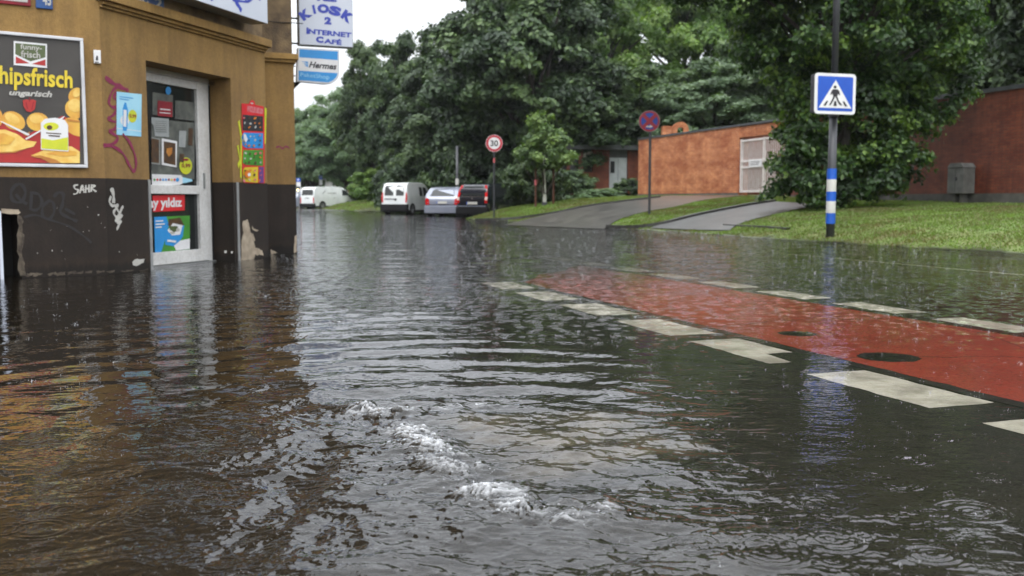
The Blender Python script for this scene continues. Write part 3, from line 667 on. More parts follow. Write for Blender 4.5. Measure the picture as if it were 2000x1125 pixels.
for pts, cnt in ((ridge, 120), (ridge2, 40), (ridge3, 24)):
    for k in range(cnt):
        f = SRN.rand()*(len(pts)-1.001); i = int(f); a, b = pts[i], pts[i+1]; P = G(a[0]+(b[0]-a[0])*(f-i), a[1]+(b[1]-a[1])*(f-i))
        blob(P.x+SRN.normal()*0.07, P.y+SRN.normal()*0.06, 0.002+abs(SRN.normal())*0.022, 0.0010+0.0018*SRN.rand()**2)
sp = npmesh('rain_splashes', np.array(vs), np.array(fs), {}, M['drop'])
tag(sp, 'tiny splashes thrown up by raindrops on the flood water', 'splashes', kind='stuff')

# --- driveways and kerbs on the verge
def strip(name, Lp, Rp, off, m, nl=10, k=5, taper=0.0):
    Lc = catmull(Lp, k); Rc = catmull(Rp, k); V = []
    for (a, b) in zip(Lc, Rc):
        A = T(*a); B = T(*b)
        for j in range(nl+1):
            P = A.lerp(B, j/nl); V.append((P.x, P.y, tz(P.x, P.y)+off))
    return npmesh(name, np.array(V), grid_quads(len(Lc), nl+1), {}, m)
d1L = [(985, 441), (1035, 428), (1090, 416), (1149, 404), (1215, 395), (1262, 389), (1300, 383.5)]
d1R = [(1180, 449), (1190, 441), (1212, 429), (1261, 415), (1319, 405), (1375, 392), (1460, 382.5)]
tag(strip('driveway', d1L, d1R, 0.03, M['drive']), kind='structure')
d2L = [(1270, 447), (1296, 438), (1361, 422), (1457, 403), (1510, 395)]
d2R = [(1425, 452), (1440, 441), (1480, 428), (1560, 410), (1600, 400)]
tag(strip('path', d2L, d2R, 0.03, M['path']), kind='structure')
def kerb(pts, w=0.10, hh=0.09, label=''):
    c_ = [T(*a) for a in catmull(pts, 4)]; mb = MB(); n = len(c_)
    for i, P in enumerate(c_):
        d = (c_[min(i+1, n-1)]-c_[max(i-1, 0)]); d.z = 0; d.normalize(); s = Vector((-d.y, d.x, 0))*w/2
        z = tz(P.x, P.y); B = Vector((P.x, P.y, z))
        mb.v += [tuple(B-s+Vector((0, 0, -0.1))), tuple(B-s+Vector((0, 0, hh))), tuple(B+s+Vector((0, 0, hh))), tuple(B+s+Vector((0, 0, -0.1)))]
    for i in range(n-1):
        for j in range(3): mb.f.append((4*i+j, 4*i+j+1, 4*i+4+j+1, 4*i+4+j)); mb.m.append(0)
    o = mb.build('kerb', M['kerb']); tag(o, kind='structure'); return o
kerb([(930, 431), (1000, 429), (1074, 419), (1149, 404.5), (1215, 395.5), (1288, 387)])
kerb([(1186, 445), (1240, 446), (1296, 438.5), (1361, 422.5), (1457, 403.5), (1512, 395)])
kerb([(1415, 441), (1450, 443), (1500, 445.5), (1540, 449)], hh=0.045)

# --- grass blades on the verges
def inpoly(x, y, poly):
    c_ = False; n = len(poly)
    for i in range(n):
        a, b = poly[i], poly[i-1]
        if (a[1] > y) != (b[1] > y) and x < (b[0]-a[0])*(y-a[1])/(b[1]-a[1])+a[0]: c_ = not c_
    return c_
polyD1 = [tuple(T(*a)[:2]) for a in d1L]+[tuple(T(*a)[:2]) for a in reversed(d1R)]
polyD2 = [tuple(T(*a)[:2]) for a in d2L]+[tuple(T(*a)[:2]) for a in reversed(d2R)]
def grass(cnt, qr, pr, hgt, seed):
    g = np.random.RandomState(seed); V = []; 
    QA = g.uniform(qr[0], qr[1], cnt); PA = g.uniform(pr[0], pr[1], cnt)
    X = QA*SC-PA*SS; Y = QA*SS+PA*SC
    shl = 11.8+0.25*pn(PA*0.15, 0.3+0*PA, 3)+sstep(41.5, 43.5, PA)*(1-sstep(66, 72, PA))*4.4
    keep = (QA > shl-0.02+0.12*pn(X*3, Y*3, 2)) & (np.abs(X) < 0.66*Y+1)
    X, Y = X[keep], Y[keep]; keep = np.array([not (inpoly(a, b, polyD1) or inpoly(a, b, polyD2)) for a, b in zip(X, Y)])
    X, Y = X[keep], Y[keep]; Z = terr(X, Y); n = len(X)
    a = g.rand(n)*6.28; tone = np.clip(0.5+0.40*pn(X*0.5, Y*0.5, 77)+0.35*pn(X*1.7, Y*1.7, 79)+0.2*g.randn(n), 0, 1)
    hh = hgt*(0.5+0.9*g.rand(n))*(0.75+0.5*pn(X*1.2, Y*1.2, 78)); w = 0.010+0.0006*Y
    dx, dy = np.cos(a)*w, np.sin(a)*w; lx, ly = g.randn(n)*hh*0.5, g.randn(n)*hh*0.5
    V = np.stack([np.stack([X-dx, Y-dy, Z-0.01], -1), np.stack([X+dx, Y+dy, Z-0.01], -1), np.stack([X+lx, Y+ly, Z+hh], -1)], 1).reshape(-1, 3)
    return V, np.arange(3*n).reshape(-1, 3), np.repeat(tone, 3)
M['blade'] = leaf_mat('grass_blades', (0.13, 0.105, 0.045), (0.095, 0.145, 0.03), (0.165, 0.25, 0.052), 0.5, 0.35)
V, Q3, tn = grass(190000, (11.6, 20.5), (9, 42), 0.042, 1)
V2, Q32, tn2 = grass(60000, (11.6, 24), (42, 110), 0.09, 2)
V = np.concatenate([V, V2]); Q3 = np.concatenate([Q3, Q32+len(tn)]); tn = np.concatenate([tn, tn2])
tag(npmesh('grass', V, Q3, {'leafv': ('POINT', tn)}, M['blade'], smooth=False), 'short wet grass growing on the verges beside the flooded street', 'grass', kind='stuff')

# ================================================================== CORNER BUILDING with the kiosk
K1 = (-4.36, 10.73); FL = Fr(K1, rad(54)); FC = Fr(K1, rad(16)); TC = 3.40
Q2 = Vector((-3.24, 15.0, 0)); FS = Fr(Q2, rad(66)); FW = Fr(Q2, rad(-18.3))
bld = thing('corner_building', (K1[0], K1[1], 0), 'mustard plastered corner building with dark brown plinth and kiosk door standing in the flood', 'building')
ZP, ZT, TOP = 1.035, 2.86, 11.0
D0, D1 = 0.76, 2.52; DZ = 2.38; TH = 0.5
hole = (FL.px(-25, 405)[0], FL.px(38, 405)[0], FL.px(20, 410)[1])
w = MB()
FL.box(w, -9, -0.001, ZP, 3.12, -TH, 0)
FC.box(w, 0, D0, ZP, ZT, -TH, 0); FC.box(w, D1, TC, ZP, ZT, -TH, 0); FC.box(w, D0, D1, DZ, ZT, -TH, 0)
FS.box(w, -0.62, 0, ZP, ZT, -TH, 0); FW.box(w, 0, 30, ZP, ZT, -TH, 0)
w.build('wall', M['mustard'], bld)
w = MB()
FL.box(w, -9, hole[0], -0.3, ZP, -TH, 0.0); FL.box(w, hole[1], -0.001, -0.3, ZP, -TH, 0.0); FL.box(w, hole[0], hole[1], hole[2], ZP, -TH, 0.0)
FC.box(w, 0, D0, -0.3, ZP, -TH, 0.0); FC.box(w, D1, TC, -0.3, ZP, -TH, 0.0)
FS.box(w, -0.62, 0, -0.3, ZP, -TH, 0.0); FW.box(w, 0, 30, -0.3, ZP, -TH, 0.0)
w.build('plinth', M['plinth'], bld)
w = MB(); FL.box(w, -9, -0.02, 3.12, TOP, -TH, -0.03); FC.box(w, 0.02, TC, 3.0, TOP, -TH, -0.03); FS.box(w, -0.6, -0.01, 2.95, TOP, -TH, -0.04); FW.box(w, 0, 30, 2.95, TOP, -TH, -0.04)
w.build('upper_wall', M['roughcast'], bld)
w = MB(); FC.box(w, -0.03, TC+0.04, 2.90, 3.003, -0.1, 0.10); FC.box(w, 0.0, TC, ZT, 2.90, -0.1, 0.06); FC.box(w, 0.0, TC, ZT-0.03, ZT, -0.02, 0.03)
w.build('cornice', M['mustard2'], bld, bevel=0.008)
w = MB(); FS.box(w, -0.64, 0.06, 2.87, 2.953, -0.1, 0.07); FS.box(w, -0.63, 0.03, 2.825, 2.87, -0.1, 0.04); FW.box(w, 0.0, 30, 2.87, 2.95, -0.1, 0.07)
w.build('cornice', M['mustard2'], bld, bevel=0.006)
w = MB(); FL.box(w, hole[0]-0.05, hole[1]+0.05, -0.3, hole[2]+0.05, -1.2, -0.52); w.build('cellar_opening', M['black'], bld)
w = MB()   # broken cement edge of the opening
def jag(fr, pts, off, mb, j=0.012, sub=5):
    P = [fr.px(x, y, off) for x, y in pts]; out = []
    for i in range(len(P)):
        a, b = P[i], P[(i+1) % len(P)]
        for s in range(sub): out.append((a[0]+(b[0]-a[0])*s/sub+random.uniform(-j, j), a[1]+(b[1]-a[1])*s/sub+random.uniform(-j, j)))
    fr.flat(mb, out, off)
jag(FL, [(2, 408), (36, 409), (40, 415), (37, 419), (2, 417)], 0.004, w, 0.006)
w.build('broken_edge', M['cement'], bld)
M['cement_d'] = mat('dirty_cement', (0.11, 0.09, 0.065), (0.04, 0.03, 0.022), 14, 0.9, 0.6, 60)
w = MB()
jag(FL, [(36, 420), (44, 424), (46, 460), (43, 500), (52, 538), (38, 541), (36, 500), (34, 470)], 0.003, w, 0.012)
for a in range(12):
    x = 50+a*20+random.uniform(-6, 6); jag(FL if x < 205 else FC, [(x, 536-x*0.03), (x+16, 534-x*0.03), (x+14, 541-x*0.05), (x, 543-x*0.05)], 0.003, w, 0.01, 3)
w.build('broken_edge', M['cement_d'], bld)
w = MB(); FL.box(w, FL.px(-3, 470)[0], FL.px(3, 470)[0], -0.2, FL.px(3, 412)[1], 0.0, 0.05); w.build('downpipe', M['light_box'], bld)
# peeled plaster and bare patches on the plinth
w = MB()
jag(FC, [(474, 431), (484, 428), (488, 445), (494, 468), (499, 484), (513, 489), (515, 499), (498, 498), (496, 507), (471, 510), (471, 470), (475, 455)], 0.004, w, 0.012, 4)
jag(FC, [(492, 440), (496, 447), (506, 450), (500, 452), (493, 449)], 0.004, w, 0.006, 3)
jag(FC, [(494, 455), (499, 470), (496, 472), (491, 458)], 0.004, w, 0.006, 3)
jag(FS, [(528, 487), (534, 489), (541, 494), (530, 497)], 0.004, w, 0.006, 3)
jag(FS, [(576, 462), (579.5, 458), (579.5, 492), (574, 494)], 0.004, w, 0.006, 3)
for k_ in range(len(w.f)):
    w_1 = MB(); w_1.add([w.v[i_] for i_ in w.f[k_]], [tuple(range(len(w.f[k_])))]); w_1.build('peeled_patch', M['cement'], bld)
w = MB()
jag(FC, [(258, 512), (266, 506), (276, 505), (284, 504), (281, 512), (270, 519), (262, 519)], 0.004, w, 0.008, 3)
jag(FC, [(438, 489), (443, 489), (443, 494), (438, 494)], 0.004, w, 0.005, 2); jag(FC, [(451, 491), (455, 491), (454, 495), (451, 495)], 0.004, w, 0.004, 2)
for k in range(16):
    x = random.uniform(60, 290); y = random.uniform(380, 520); s_ = random.uniform(0.6, 2.2); fr = FL if x < 208 else FC
    jag(fr, [(x, y), (x+s_, y), (x+s_, y+s_*1.6), (x, y+s_*1.4)], 0.003, w, 0.002, 2)
for k_ in range(len(w.f)):
    w_1 = MB(); w_1.add([w.v[i_] for i_ in w.f[k_]], [tuple(range(len(w.f[k_])))]); w_1.build('chipped_paint', M['offwhite'], bld)
# metal corner strips
w = MB(); t_ = FC.px(465, 430)[0]; FC.box(w, t_-0.022, t_+0.03, -0.2, ZP, -0.02, 0.008); w.build('corner_strip', M['alu'], bld)
w = MB(); FC.box(w, D0-0.03, D0+0.012, -0.2, ZP, -0.05, 0.008); w.build('corner_strip', M['alu'], bld)
# recess: dark back wall behind the door, threshold
w = MB(); FC.box(w, D0-0.05, D1+0.05, -0.2, DZ+0.1, -0.75, -0.52); w.build('recess', M['black'], bld)
w = MB(); FC.box(w, D0, D1, -0.2, 0.005, -0.5, -0.28); w.build('threshold', M['grey_pvc'], bld)

# --- door
OD = -0.33
door = MB(); tz_ = lambda x, y: FC.px(x, y, OD)
tg1 = tz_(384, 300)[0]; tl1 = tz_(401, 300)[0]; tf1 = tz_(414, 300)[0]; tl0 = D0+0.02
zb = tz_(345, 514)[1]; zb1 = tz_(345, 490)[1]; zm0 = tz_(345, 379)[1]; zm1 = tz_(345, 362)[1]; zt0 = tz_(345, 169)[1]; zt1 = zt0+0.10
FC.box(door, tl0, tg1, zb, zb1, OD-0.05, OD+0.03); FC.box(door, tl0, tg1, zm0, zm1, OD-0.05, OD+0.03); FC.box(door, tl0, tg1, zt0, zt1, OD-0.05, OD+0.03)
FC.box(door, tg1, tl1, zb, zt1, OD-0.05, OD+0.031)
dr = door.build('door', M['white_pvc'], bld, bevel=0.008)
f = MB(); FC.box(f, tl1+0.008, tf1, -0.05, zt1, OD-0.05, OD+0.015); FC.box(f, tl0, tf1, zt1+0.008, DZ, OD-0.06, OD+0.005); f.build('door_frame', M['white_pvc'], dr, bevel=0.006)
f = MB(); FC.box(f, tf1, tf1+0.10, -0.1, DZ, OD-0.08, OD-0.01); FC.box(f, tf1+0.10, D1, -0.1, DZ, OD-0.16, OD-0.10); f.build('side_post', M['grey_pvc'], dr)
f = MB(); FC.box(f, D1-0.035, D1-0.002, 0.0, 2.3, OD-0.05, OD+0.02); FC.box(f, tf1+0.0, D1, 2.30, 2.345, OD-0.0, OD+0.09); f.build('shutter_rail', M['trim'], dr)
f = MB(); FC.box(f, tl0, tg1, zb1-0.01, zm0+0.01, OD-0.03, OD-0.012); FC.box(f, tl0, tg1, zm1-0.01, zt0+0.01, OD-0.03, OD-0.012); f.build('door_glass', M['glass'], dr)
f = MB(); tk = (tg1+tl1)/2; FC.box(f, tk-0.012, tk+0.012, 0.95, 1.15, OD+0.031, OD+0.05); f.build('door_handle', M['grey_pvc'], dr)
def gp(name, mats, polys, base=-0.010, dz=0.0012):
    mb = MB()
    for i, (pts, mi) in enumerate(polys): FC.flatpx(mb, pts, OD+base+dz*i, mi)
    return mb.build(name, mats, dr)
gp('window_display', [M['paper'], M['paper2'], M['glass']], [
    ([(296, 232), (380, 240), (380, 350), (296, 348)], 0), ([(298, 180), (338, 186), (338, 228), (298, 224)], 0), ([(342, 196), (381, 200), (380, 236), (342, 232)], 0),
    ([(383, 180), (384, 180), (384, 352), (382, 352)], 2)])
gp('poster', [M['white'], M['signred2']], [([(308, 196), (337, 200), (337, 229), (308, 226)], 1), ([(313, 212), (333, 214), (333, 216), (313, 214)], 0), ([(312, 219), (333, 221), (333, 222.5), (312, 220.5)], 0)], base=-0.004)
gp('paper_notice', [M['paper2'], M['paper']], [([(296, 229), (330, 232), (330, 268), (303, 266), (300, 245), (296, 240)], 0)]+[([(303, 236+k*4), (326, 237.5+k*4), (326, 238.3+k*4), (303, 236.8+k*4)], 1) for k in range(6)], base=-0.003)
gp('poster', [M['white'], M['mirrorbrown'], M['chip3']], [([(316, 270), (346, 276), (345, 327), (316, 322)], 0), ([(320, 276), (343, 280), (343, 323), (320, 318)], 1), ([(326, 290), (337, 288), (336, 300), (330, 306), (325, 298)], 2)], base=-0.003)
gp('poster', [M['grey_pvc'], M['mirrorbrown']], [([(296, 268), (313, 271), (313, 322), (296, 320)], 0), ([(296, 270), (311, 273), (311, 319), (296, 317)], 1)], base=-0.003)
gp('poster', [M['mirrorbrown'], M['paper2']], [([(369, 250), (377, 251), (376, 284), (368, 283)], 0), ([(350, 255), (364, 256), (362, 288), (349, 287)], 1), ([(352, 300), (360, 301), (359, 318), (351, 316)], 0)], base=-0.003)
gp('sticker', [M['cyan']], [(ell(329, 177, 5.5, 8, 14), 0)], base=-0.002)
s1 = gp('sticker', [M['lime'], M['signred2']], [(ell(363, 324, 12.5, 16.5, 24), 0)], base=-0.002)
f = MB(); text_on(f, quadmap(FC, [(355, 328), (372, 329), (372, 320), (355, 319)], OD+0.001), '0,99', (0, 0, 1, 1), bold=0.03); FC.flatpx(f, ell(363, 312, 6, 2.5, 12), OD+0.001); f.build('lettering', M['signred2'], dr)
gp('bottle_banner', [M['white'], M['sky_p'], M['cyan']], [([(297, 340), (353, 342), (357, 346), (357, 358), (352, 361), (297, 363)], 0), ([(357, 346), (364, 348), (375, 350), (376, 354), (364, 357), (357, 358)], 1)] +
   [], base=-0.002)
cols = [M['grass_p'], M['red2'], M['purple'], M['cyan'], M['cyan'], M['purple'], M['yellow'], M['red2']]
gp('lettering', cols, [(ell(302+k*5.6, 351, 1.9, 2.5, 10), k) for k in range(8)]+[(ell(347, 351, 3.2, 4, 14), 3)], base=0.001, dz=0.0002)
gp('poster', [M['red2']], [([(298, 382), (361, 380), (361, 411), (299, 414)], 0)], base=-0.003)
f = MB(); text_on(f, quadmap(FC, [(299, 412), (356, 409), (355, 386), (299, 386)], OD+0.000), 'ay yıldız', (-0.14, 0, 1, 1), bold=0.035); f.build('lettering', M['white'], dr)
gp('poster', [M['grass_p'], M['cyan'], M['white'], M['mirrorbrown'], M['green_p'], M['offwhite']], [
    ([(301, 424), (371, 421), (371, 487), (303, 493)], 0), ([(301, 424), (325, 423), (330, 440), (322, 470), (315, 492), (303, 493)], 1),
    ([(330, 428), (352, 425), (360, 440), (340, 446), (328, 440)], 3), ([(322, 455), (330, 446), (360, 440), (357, 462), (344, 482), (323, 478)], 1), ([(327, 450), (338, 436), (357, 440), (352, 458), (336, 460)], 2),
    (ell(341, 447, 9, 6, 12, 0.2, 0.2), 4), (ell(348, 449, 4, 3, 9, 0, 0.2), 5), (ell(337, 455, 5, 2.5, 9, 0, 0.2), 5), ([(340, 480), (352, 470), (371, 466), (371, 486), (344, 489)], 2)], base=-0.003, dz=0.0006)
f = MB()
for k, wd in enumerate((15, 18, 12)): FC.flatpx(f, [(304, 431+k*6), (304+wd, 430+k*6), (304+wd, 432.5+k*6), (304, 433.5+k*6)], OD+0.004)
FC.flatpx(f, [(327, 468), (344, 470), (344, 474), (327, 472)], OD+0.004); f.build('lettering', M['white'], dr)

# --- graffiti
g = MB()
stroke(FC, g, [(207, 152), (222, 163), (236, 170), (250, 177)], 0.045, 0.003)
stroke(FC, g, [(235, 165), (220, 178), (213, 200), (222, 210), (236, 205), (222, 224), (212, 232), (228, 238), (238, 226), (226, 250), (214, 256), (230, 268), (222, 280), (203, 284), (222, 287), (240, 300), (252, 322), (260, 334), (265, 326), (264, 306), (254, 280), (240, 262)], 0.032, 0.003)
stroke(FC, g, [(228, 180), (222, 190), (232, 196)], 0.03, 0.003)
for x_ in ((540, 289), ): stroke(FS, g, [(540, 288), (546, 286), (552, 290), (558, 286), (565, 289)], 0.02, 0.003)
g.build('graffiti', M['purple'], bld)
g = MB()
stroke(FC, g, [(219, 369), (222, 382), (222, 395)], 0.04, 0.003); FC.flatpx(g, ell(219, 371, 4, 4.5, 12), 0.0045)
stroke(FC, g, [(217, 384), (214, 394), (220, 402), (230, 400), (226, 408), (222, 416), (230, 424), (240, 404), (234, 414), (226, 432), (238, 420), (232, 430), (230, 436), (236, 432), (232, 440), (228, 448)], 0.026, 0.0035)
stroke(FC, g, [(224, 400), (232, 414), (238, 424)], 0.022, 0.004)
for pts in ([(152, 361), (145, 363), (147, 369), (153, 371), (150, 378), (144, 379)], [(156, 377), (161, 362), (164, 376)], [(158, 371), (164, 370)], [(168, 362), (167, 376)], [(167, 369), (174, 368)], [(174, 361), (174, 375)], [(179, 361), (178, 374)], [(179, 362), (186, 363), (180, 368), (188, 374)]):
    stroke(FL, g, pts, 0.014, 0.003, k=3)
g.build('graffiti', M['offwhite'], bld)
g = MB()
for pts, w_ in (([(30, 362), (22, 375), (26, 392), (42, 394), (50, 376), (42, 360), (30, 362)], .028), ([(32, 380), (40, 390), (52, 398)], .025), ([(62, 378), (60, 408)], .025), ([(60, 376), (76, 380), (82, 396), (72, 410), (58, 408)], .025), ([(96, 392), (84, 404), (84, 422), (96, 428), (106, 414), (104, 396), (96, 392)], .025), ([(106, 384), (114, 376), (124, 380), (122, 400), (118, 414), (132, 424), (150, 432)], .028), ([(128, 408), (146, 418)], .025), ([(48, 424), (70, 420), (100, 430), (135, 442), (165, 462), (178, 474)], .02)):
    stroke(FL, g, pts, w_, 0.003)
g.build('graffiti', M['gblack'], bld)

# --- snack poster in its frame
pr, pl_ = FL.px(166, 200)[0], FL.px(-48, 190)[0]; pz1 = FL.px(165, 76)[1]; pz0 = FL.px(165, 328)[1]
po = thing('advertising_poster', FL.P((pr+pl_)/2, pz0, 0), 'large framed snack poster with yellow crisps on charcoal on the mustard wall', 'poster')
fwid = 0.032; fm = MB()
FL.box(fm, pl_, pr, pz0, pz0+fwid, 0, 0.035); FL.box(fm, pl_, pr, pz1-fwid, pz1, 0, 0.035); FL.box(fm, pl_, pl_+fwid, pz0+fwid, pz1-fwid, 0, 0.035); FL.box(fm, pr-fwid, pr, pz0+fwid, pz1-fwid, 0, 0.035)
fm.build('frame', M['frame_alu'], po, bevel=0.006)
pm = MB(); nx = 24; pv = []
for i in range(nx+1):
    for j in range(nx+1):
        a, b = i/nx, j/nx; pv.append(FL.P(pl_+fwid+(pr-pl_-2*fwid)*a, pz0+fwid+(pz1-pz0-2*fwid)*b, 0.006+0.0*a))
pm.add(pv, [(i*(nx+1)+j, (i+1)*(nx+1)+j, (i+1)*(nx+1)+j+1, i*(nx+1)+j+1) for i in range(nx) for j in range(nx)])
pm.build('backing', M['char'], po, smooth=True)
LP = [0.008]
def lay(name, m, polys, parent=po, fr=FL):
    for p_ in polys:
        mb = MB(); fr.flatpx(mb, p_, LP[0]); LP[0] += 0.0004; mb.build(name, m, parent)
def clipr(pts, xm=156): return [(min(x, xm), min(y, 318.5)) for x, y in pts]
lay('printed_band', M['red'], [[(-40, 222), (0, 236), (52, 264), (122, 226), (156, 240), (156, 318.5), (-40, 317)]])
lay('printed_crisp', M['chip'], [clipr(q_) for q_ in (ell(148, 186, 16, 13, 18, -0.9), ell(148, 212, 21, 20, 18, 0.3), ell(148, 248, 26, 16, 18, 0.5), ell(27, 236, 24, 17, 20, 0.5), ell(74, 238, 22, 18, 20, 0.1), ell(-14, 226, 24, 18, 20, 0.9))])
lay('printed_crisp', M['chip2'], [clipr(q_) for q_ in (ell(147, 206, 14, 13, 14, 0.3), ell(24, 231, 16, 9, 14, 0.5), ell(72, 232, 14, 9, 14, 0.1), ell(150, 182, 9, 7, 14, -0.9), [(-40, 255), (10, 253), (34, 262), (50, 274), (72, 277), (66, 286), (30, 296), (-40, 298)], [(60, 304), (84, 294), (110, 284), (140, 286), (156, 296), (156, 318.5), (120, 318.5), (96, 308)])])
lay('printed_crisp', M['chip3'], [[(-40, 296), (20, 297), (58, 288), (30, 298), (-40, 301)], [(36, 250), (50, 262), (60, 256), (56, 262), (50, 266)], [(130, 232), (156, 236), (156, 239), (132, 236)], [(60, 306), (78, 303), (110, 312), (120, 318.5), (98, 318.5), (80, 309)]])
lay('printed_crisp', M['chip'], [[(90, 300), (120, 292), (150, 296), (150, 304), (124, 306)], [(-20, 262), (8, 260), (30, 270), (20, 282), (-10, 284)]])
lay('printed_line', M['white'], [[(0, 237), (4, 237), (58, 262), (56, 265), (52, 264)], [(49, 271), (52, 273), (124, 231), (127, 226)]])
lay('logo', M['white'], [[(27, 80), (92, 86), (92, 133), (27, 127)]])
lay('logo', M['green_p'], [[(30, 84), (89, 89), (89, 112), (60, 120), (30, 106)]])
lay('logo', M['red'], [[(31, 110), (58, 124), (31, 124)], [(89, 116), (89, 129), (62, 125)]])
lay('seal', M['white'], [[(80, 240), (88, 232), (108, 230), (126, 234), (133, 244), (134, 296), (80, 292)]])
lay('seal', M['lime'], [ell(100, 247, 15, 8, 16), [(81, 270), (104, 274), (133, 268), (133, 294), (81, 290)]])
lay('seal', M['mirrorbrown'], [ell(97, 249, 5.5, 4.5, 14), [(90, 258.5), (120, 260.5), (120, 262.5), (90, 260.5)], [(95, 263.5), (117, 265), (117, 267.5), (95, 266)]])
lay('printed_pepper', M['red'], [[(45, 196), (52, 194), (58, 196), (64, 194), (71, 197), (68, 214), (60, 219), (52, 217), (46, 208)]])
lay('printed_pepper', M['signred2'], [[(57, 190), (59, 190), (59, 199), (57, 199)], [(50, 200), (52, 200), (55, 213), (53, 213)], [(65, 199), (66.5, 199), (63, 214), (61.5, 214)]])
mb = MB(); text_on(mb, quadmap(FL, [(-19, 173), (142, 183), (142, 138), (-19, 126)], LP[0]), 'chipsfrisch', (0, 0, 1, 1), bold=0.028, sp=1.02); mb.build('lettering', M['yellow'], po); LP[0] += 0.001
mb = MB(); text_on(mb, quadmap(FL, [(18, 189), (102, 194), (102, 178), (18, 175)], LP[0]), 'ungarisch', (0, 0, 1, 1), bold=0.035, shear=0.25); text_on(mb, quadmap(FL, [(40, 99), (82, 102), (82, 89), (40, 85)], LP[0]), 'funny-', (0, 0, 1, 1), bold=0.02)
text_on(mb, quadmap(FL, [(41, 112), (79, 114), (79, 102), (41, 98)], LP[0]), 'frisch', (0, 0, 1, 1), bold=0.02); mb.build('lettering', M['offwhite'], po)

# small white box between the posters
b = thing('door_bell', FL.P(*FL.px(189, 125)), 'small white bell plate between the two posters', 'bell')
mb = MB(); t0, z0 = FL.px(183, 124); t1, z1 = FL.px(195.5, 99); FL.box(mb, t0, t1, z0, z1, 0, 0.03); mb.build('plate', M['white'], b, bevel=0.006)
mb = MB(); FL.flatpx(mb, [(187, 118), (192, 118), (191.5, 111), (190, 108), (188, 111)], 0.033); FL.flatpx(mb, [(185.5, 120.5), (193, 121), (193, 122.5), (185.5, 122)], 0.033); mb.build('button', M['dark'], b)

# light blue poster
def onefr(name, fr, label, cat, px0): return thing(name, fr.P(*fr.px(*px0)), label, cat)
b = onefr('paper_poster', FC, 'light blue paper poster with bottle taped over the purple graffiti', 'poster', (252, 266))
LP[0] = 0.006
lay('sheet', M['sky_p'], [[(228, 179), (277, 184), (276, 267), (228, 263)]], b, FC)
lay('printed_scene', M['white'], [[(229, 250), (276, 256), (276, 257.2), (229, 251.2)], ell(244, 235, 9, 10, 14)], b, FC)
lay('printed_bottle', M['cyan'], [[(240, 212), (242, 205), (244, 200), (247, 201), (248, 208), (250, 214), (249, 250), (247, 256), (240, 255)]], b, FC)
lay('printed_bottle', M['white'], [[(241.5, 214), (247.5, 215), (247, 248), (241, 247)]], b, FC)
lay('price_dot', M['lime'], [ell(259, 227, 8.5, 12.5, 20)], b, FC)
mb = MB(); text_on(mb, quadmap(FC, [(253, 231), (266, 233), (266, 224), (253, 222)], LP[0]), '0,99', (0, 0, 1, 1), bold=0.03); mb.build('lettering', M['signred2'], b)
mb = MB(); 
for k in range(2): FC.flatpx(mb, [(234, 188+k*4), (260-k*8, 191+k*4), (260-k*8, 192.5+k*4), (234, 189.5+k*4)], LP[0])
mb.build('lettering', M['cyan'], b)

# ice cream price poster
b = onefr('ice_cream_poster', FC, 'tall red ice cream price poster with coloured panels right of the kiosk door', 'poster', (495, 362))
LP[0] = 0.006
lay('tape', M['lime'], [[(465, 238), (468, 234), (472, 262), (470, 268)], [(463, 285), (466, 283), (470, 318), (466, 330), (464, 320), (468, 312)], [(517, 210), (521, 212), (519, 280), (517, 282)], [(470, 262), (473, 262), (472, 350), (469, 346)]], b, FC)
lay('sheet', M['red2'], [[(472, 202), (486, 203), (489, 197), (493, 195), (497, 198), (499, 205), (515, 208), (517, 240), (517, 358), (476, 357), (473, 330)]], b, FC)
lay('printed_title', M['offwhite'], [[(490, 200), (495, 201), (494, 204), (490, 203)]], b, FC)
M['pinkp'] = mat('pink_print', (0.6, 0.2, 0.22), (0.5, 0.05, 0.06), 30, 0.5)
lay('printed_title', M['pinkp'], [[(482, 206), (514, 212), (514, 223), (483, 218)]], b, FC)
lay('printed_panel', M['dark'], [[(474, 224), (514, 227), (514, 257), (474, 255)]], b, FC)
lay('printed_panel', M['cyan'], [[(476, 259), (514, 260), (514, 290), (480, 289), (474, 284), (472, 268)]], b, FC)
lay('printed_panel', M['grass_p'], [[(475, 293), (514, 293), (514, 324), (480, 322), (474, 318)]], b, FC)
lay('printed_panel', M['yellow'], [[(478, 327), (504, 326), (504, 357), (480, 355), (475, 350), (475, 332)]], b, FC)
M['violet'] = mat('violet_print', (0.12, 0.05, 0.22), rough=0.4); M['orange'] = mat('orange_print', (0.7, 0.2, 0.02), rough=0.4)
lay('printed_panel', M['violet'], [[(506, 326), (515, 326), (515, 357), (506, 357)]], b, FC)
rp = random.Random(4); pp = {k: [] for k in ('offwhite', 'mirrorbrown', 'orange', 'pinkp')}
for (y0, y1) in ((228, 254), (262, 287), (296, 320), (330, 354)):
    for gx in range(4):
        for gy in range(3):
            x = 478+gx*10+rp.uniform(-2, 2); y = y0+gy*9+rp.uniform(0, 3)
            pp[rp.choice(list(pp))].append(ell(x, y+2, rp.uniform(1.2, 2.6), rp.uniform(1.6, 3.6), 7, rp.random(), 0.2))
for k in pp: lay('printed_ice_cream', M[k], pp[k], b, FC)
lay('printed_ice_cream', M['orange'], [ell(484, 340, 6, 8, 14)], b, FC); lay('printed_ice_cream', M['white'], [[(476, 262), (480, 262), (484, 272), (480, 279), (476, 270)], ell(487, 341, 3, 3.5, 9)], b, FC)

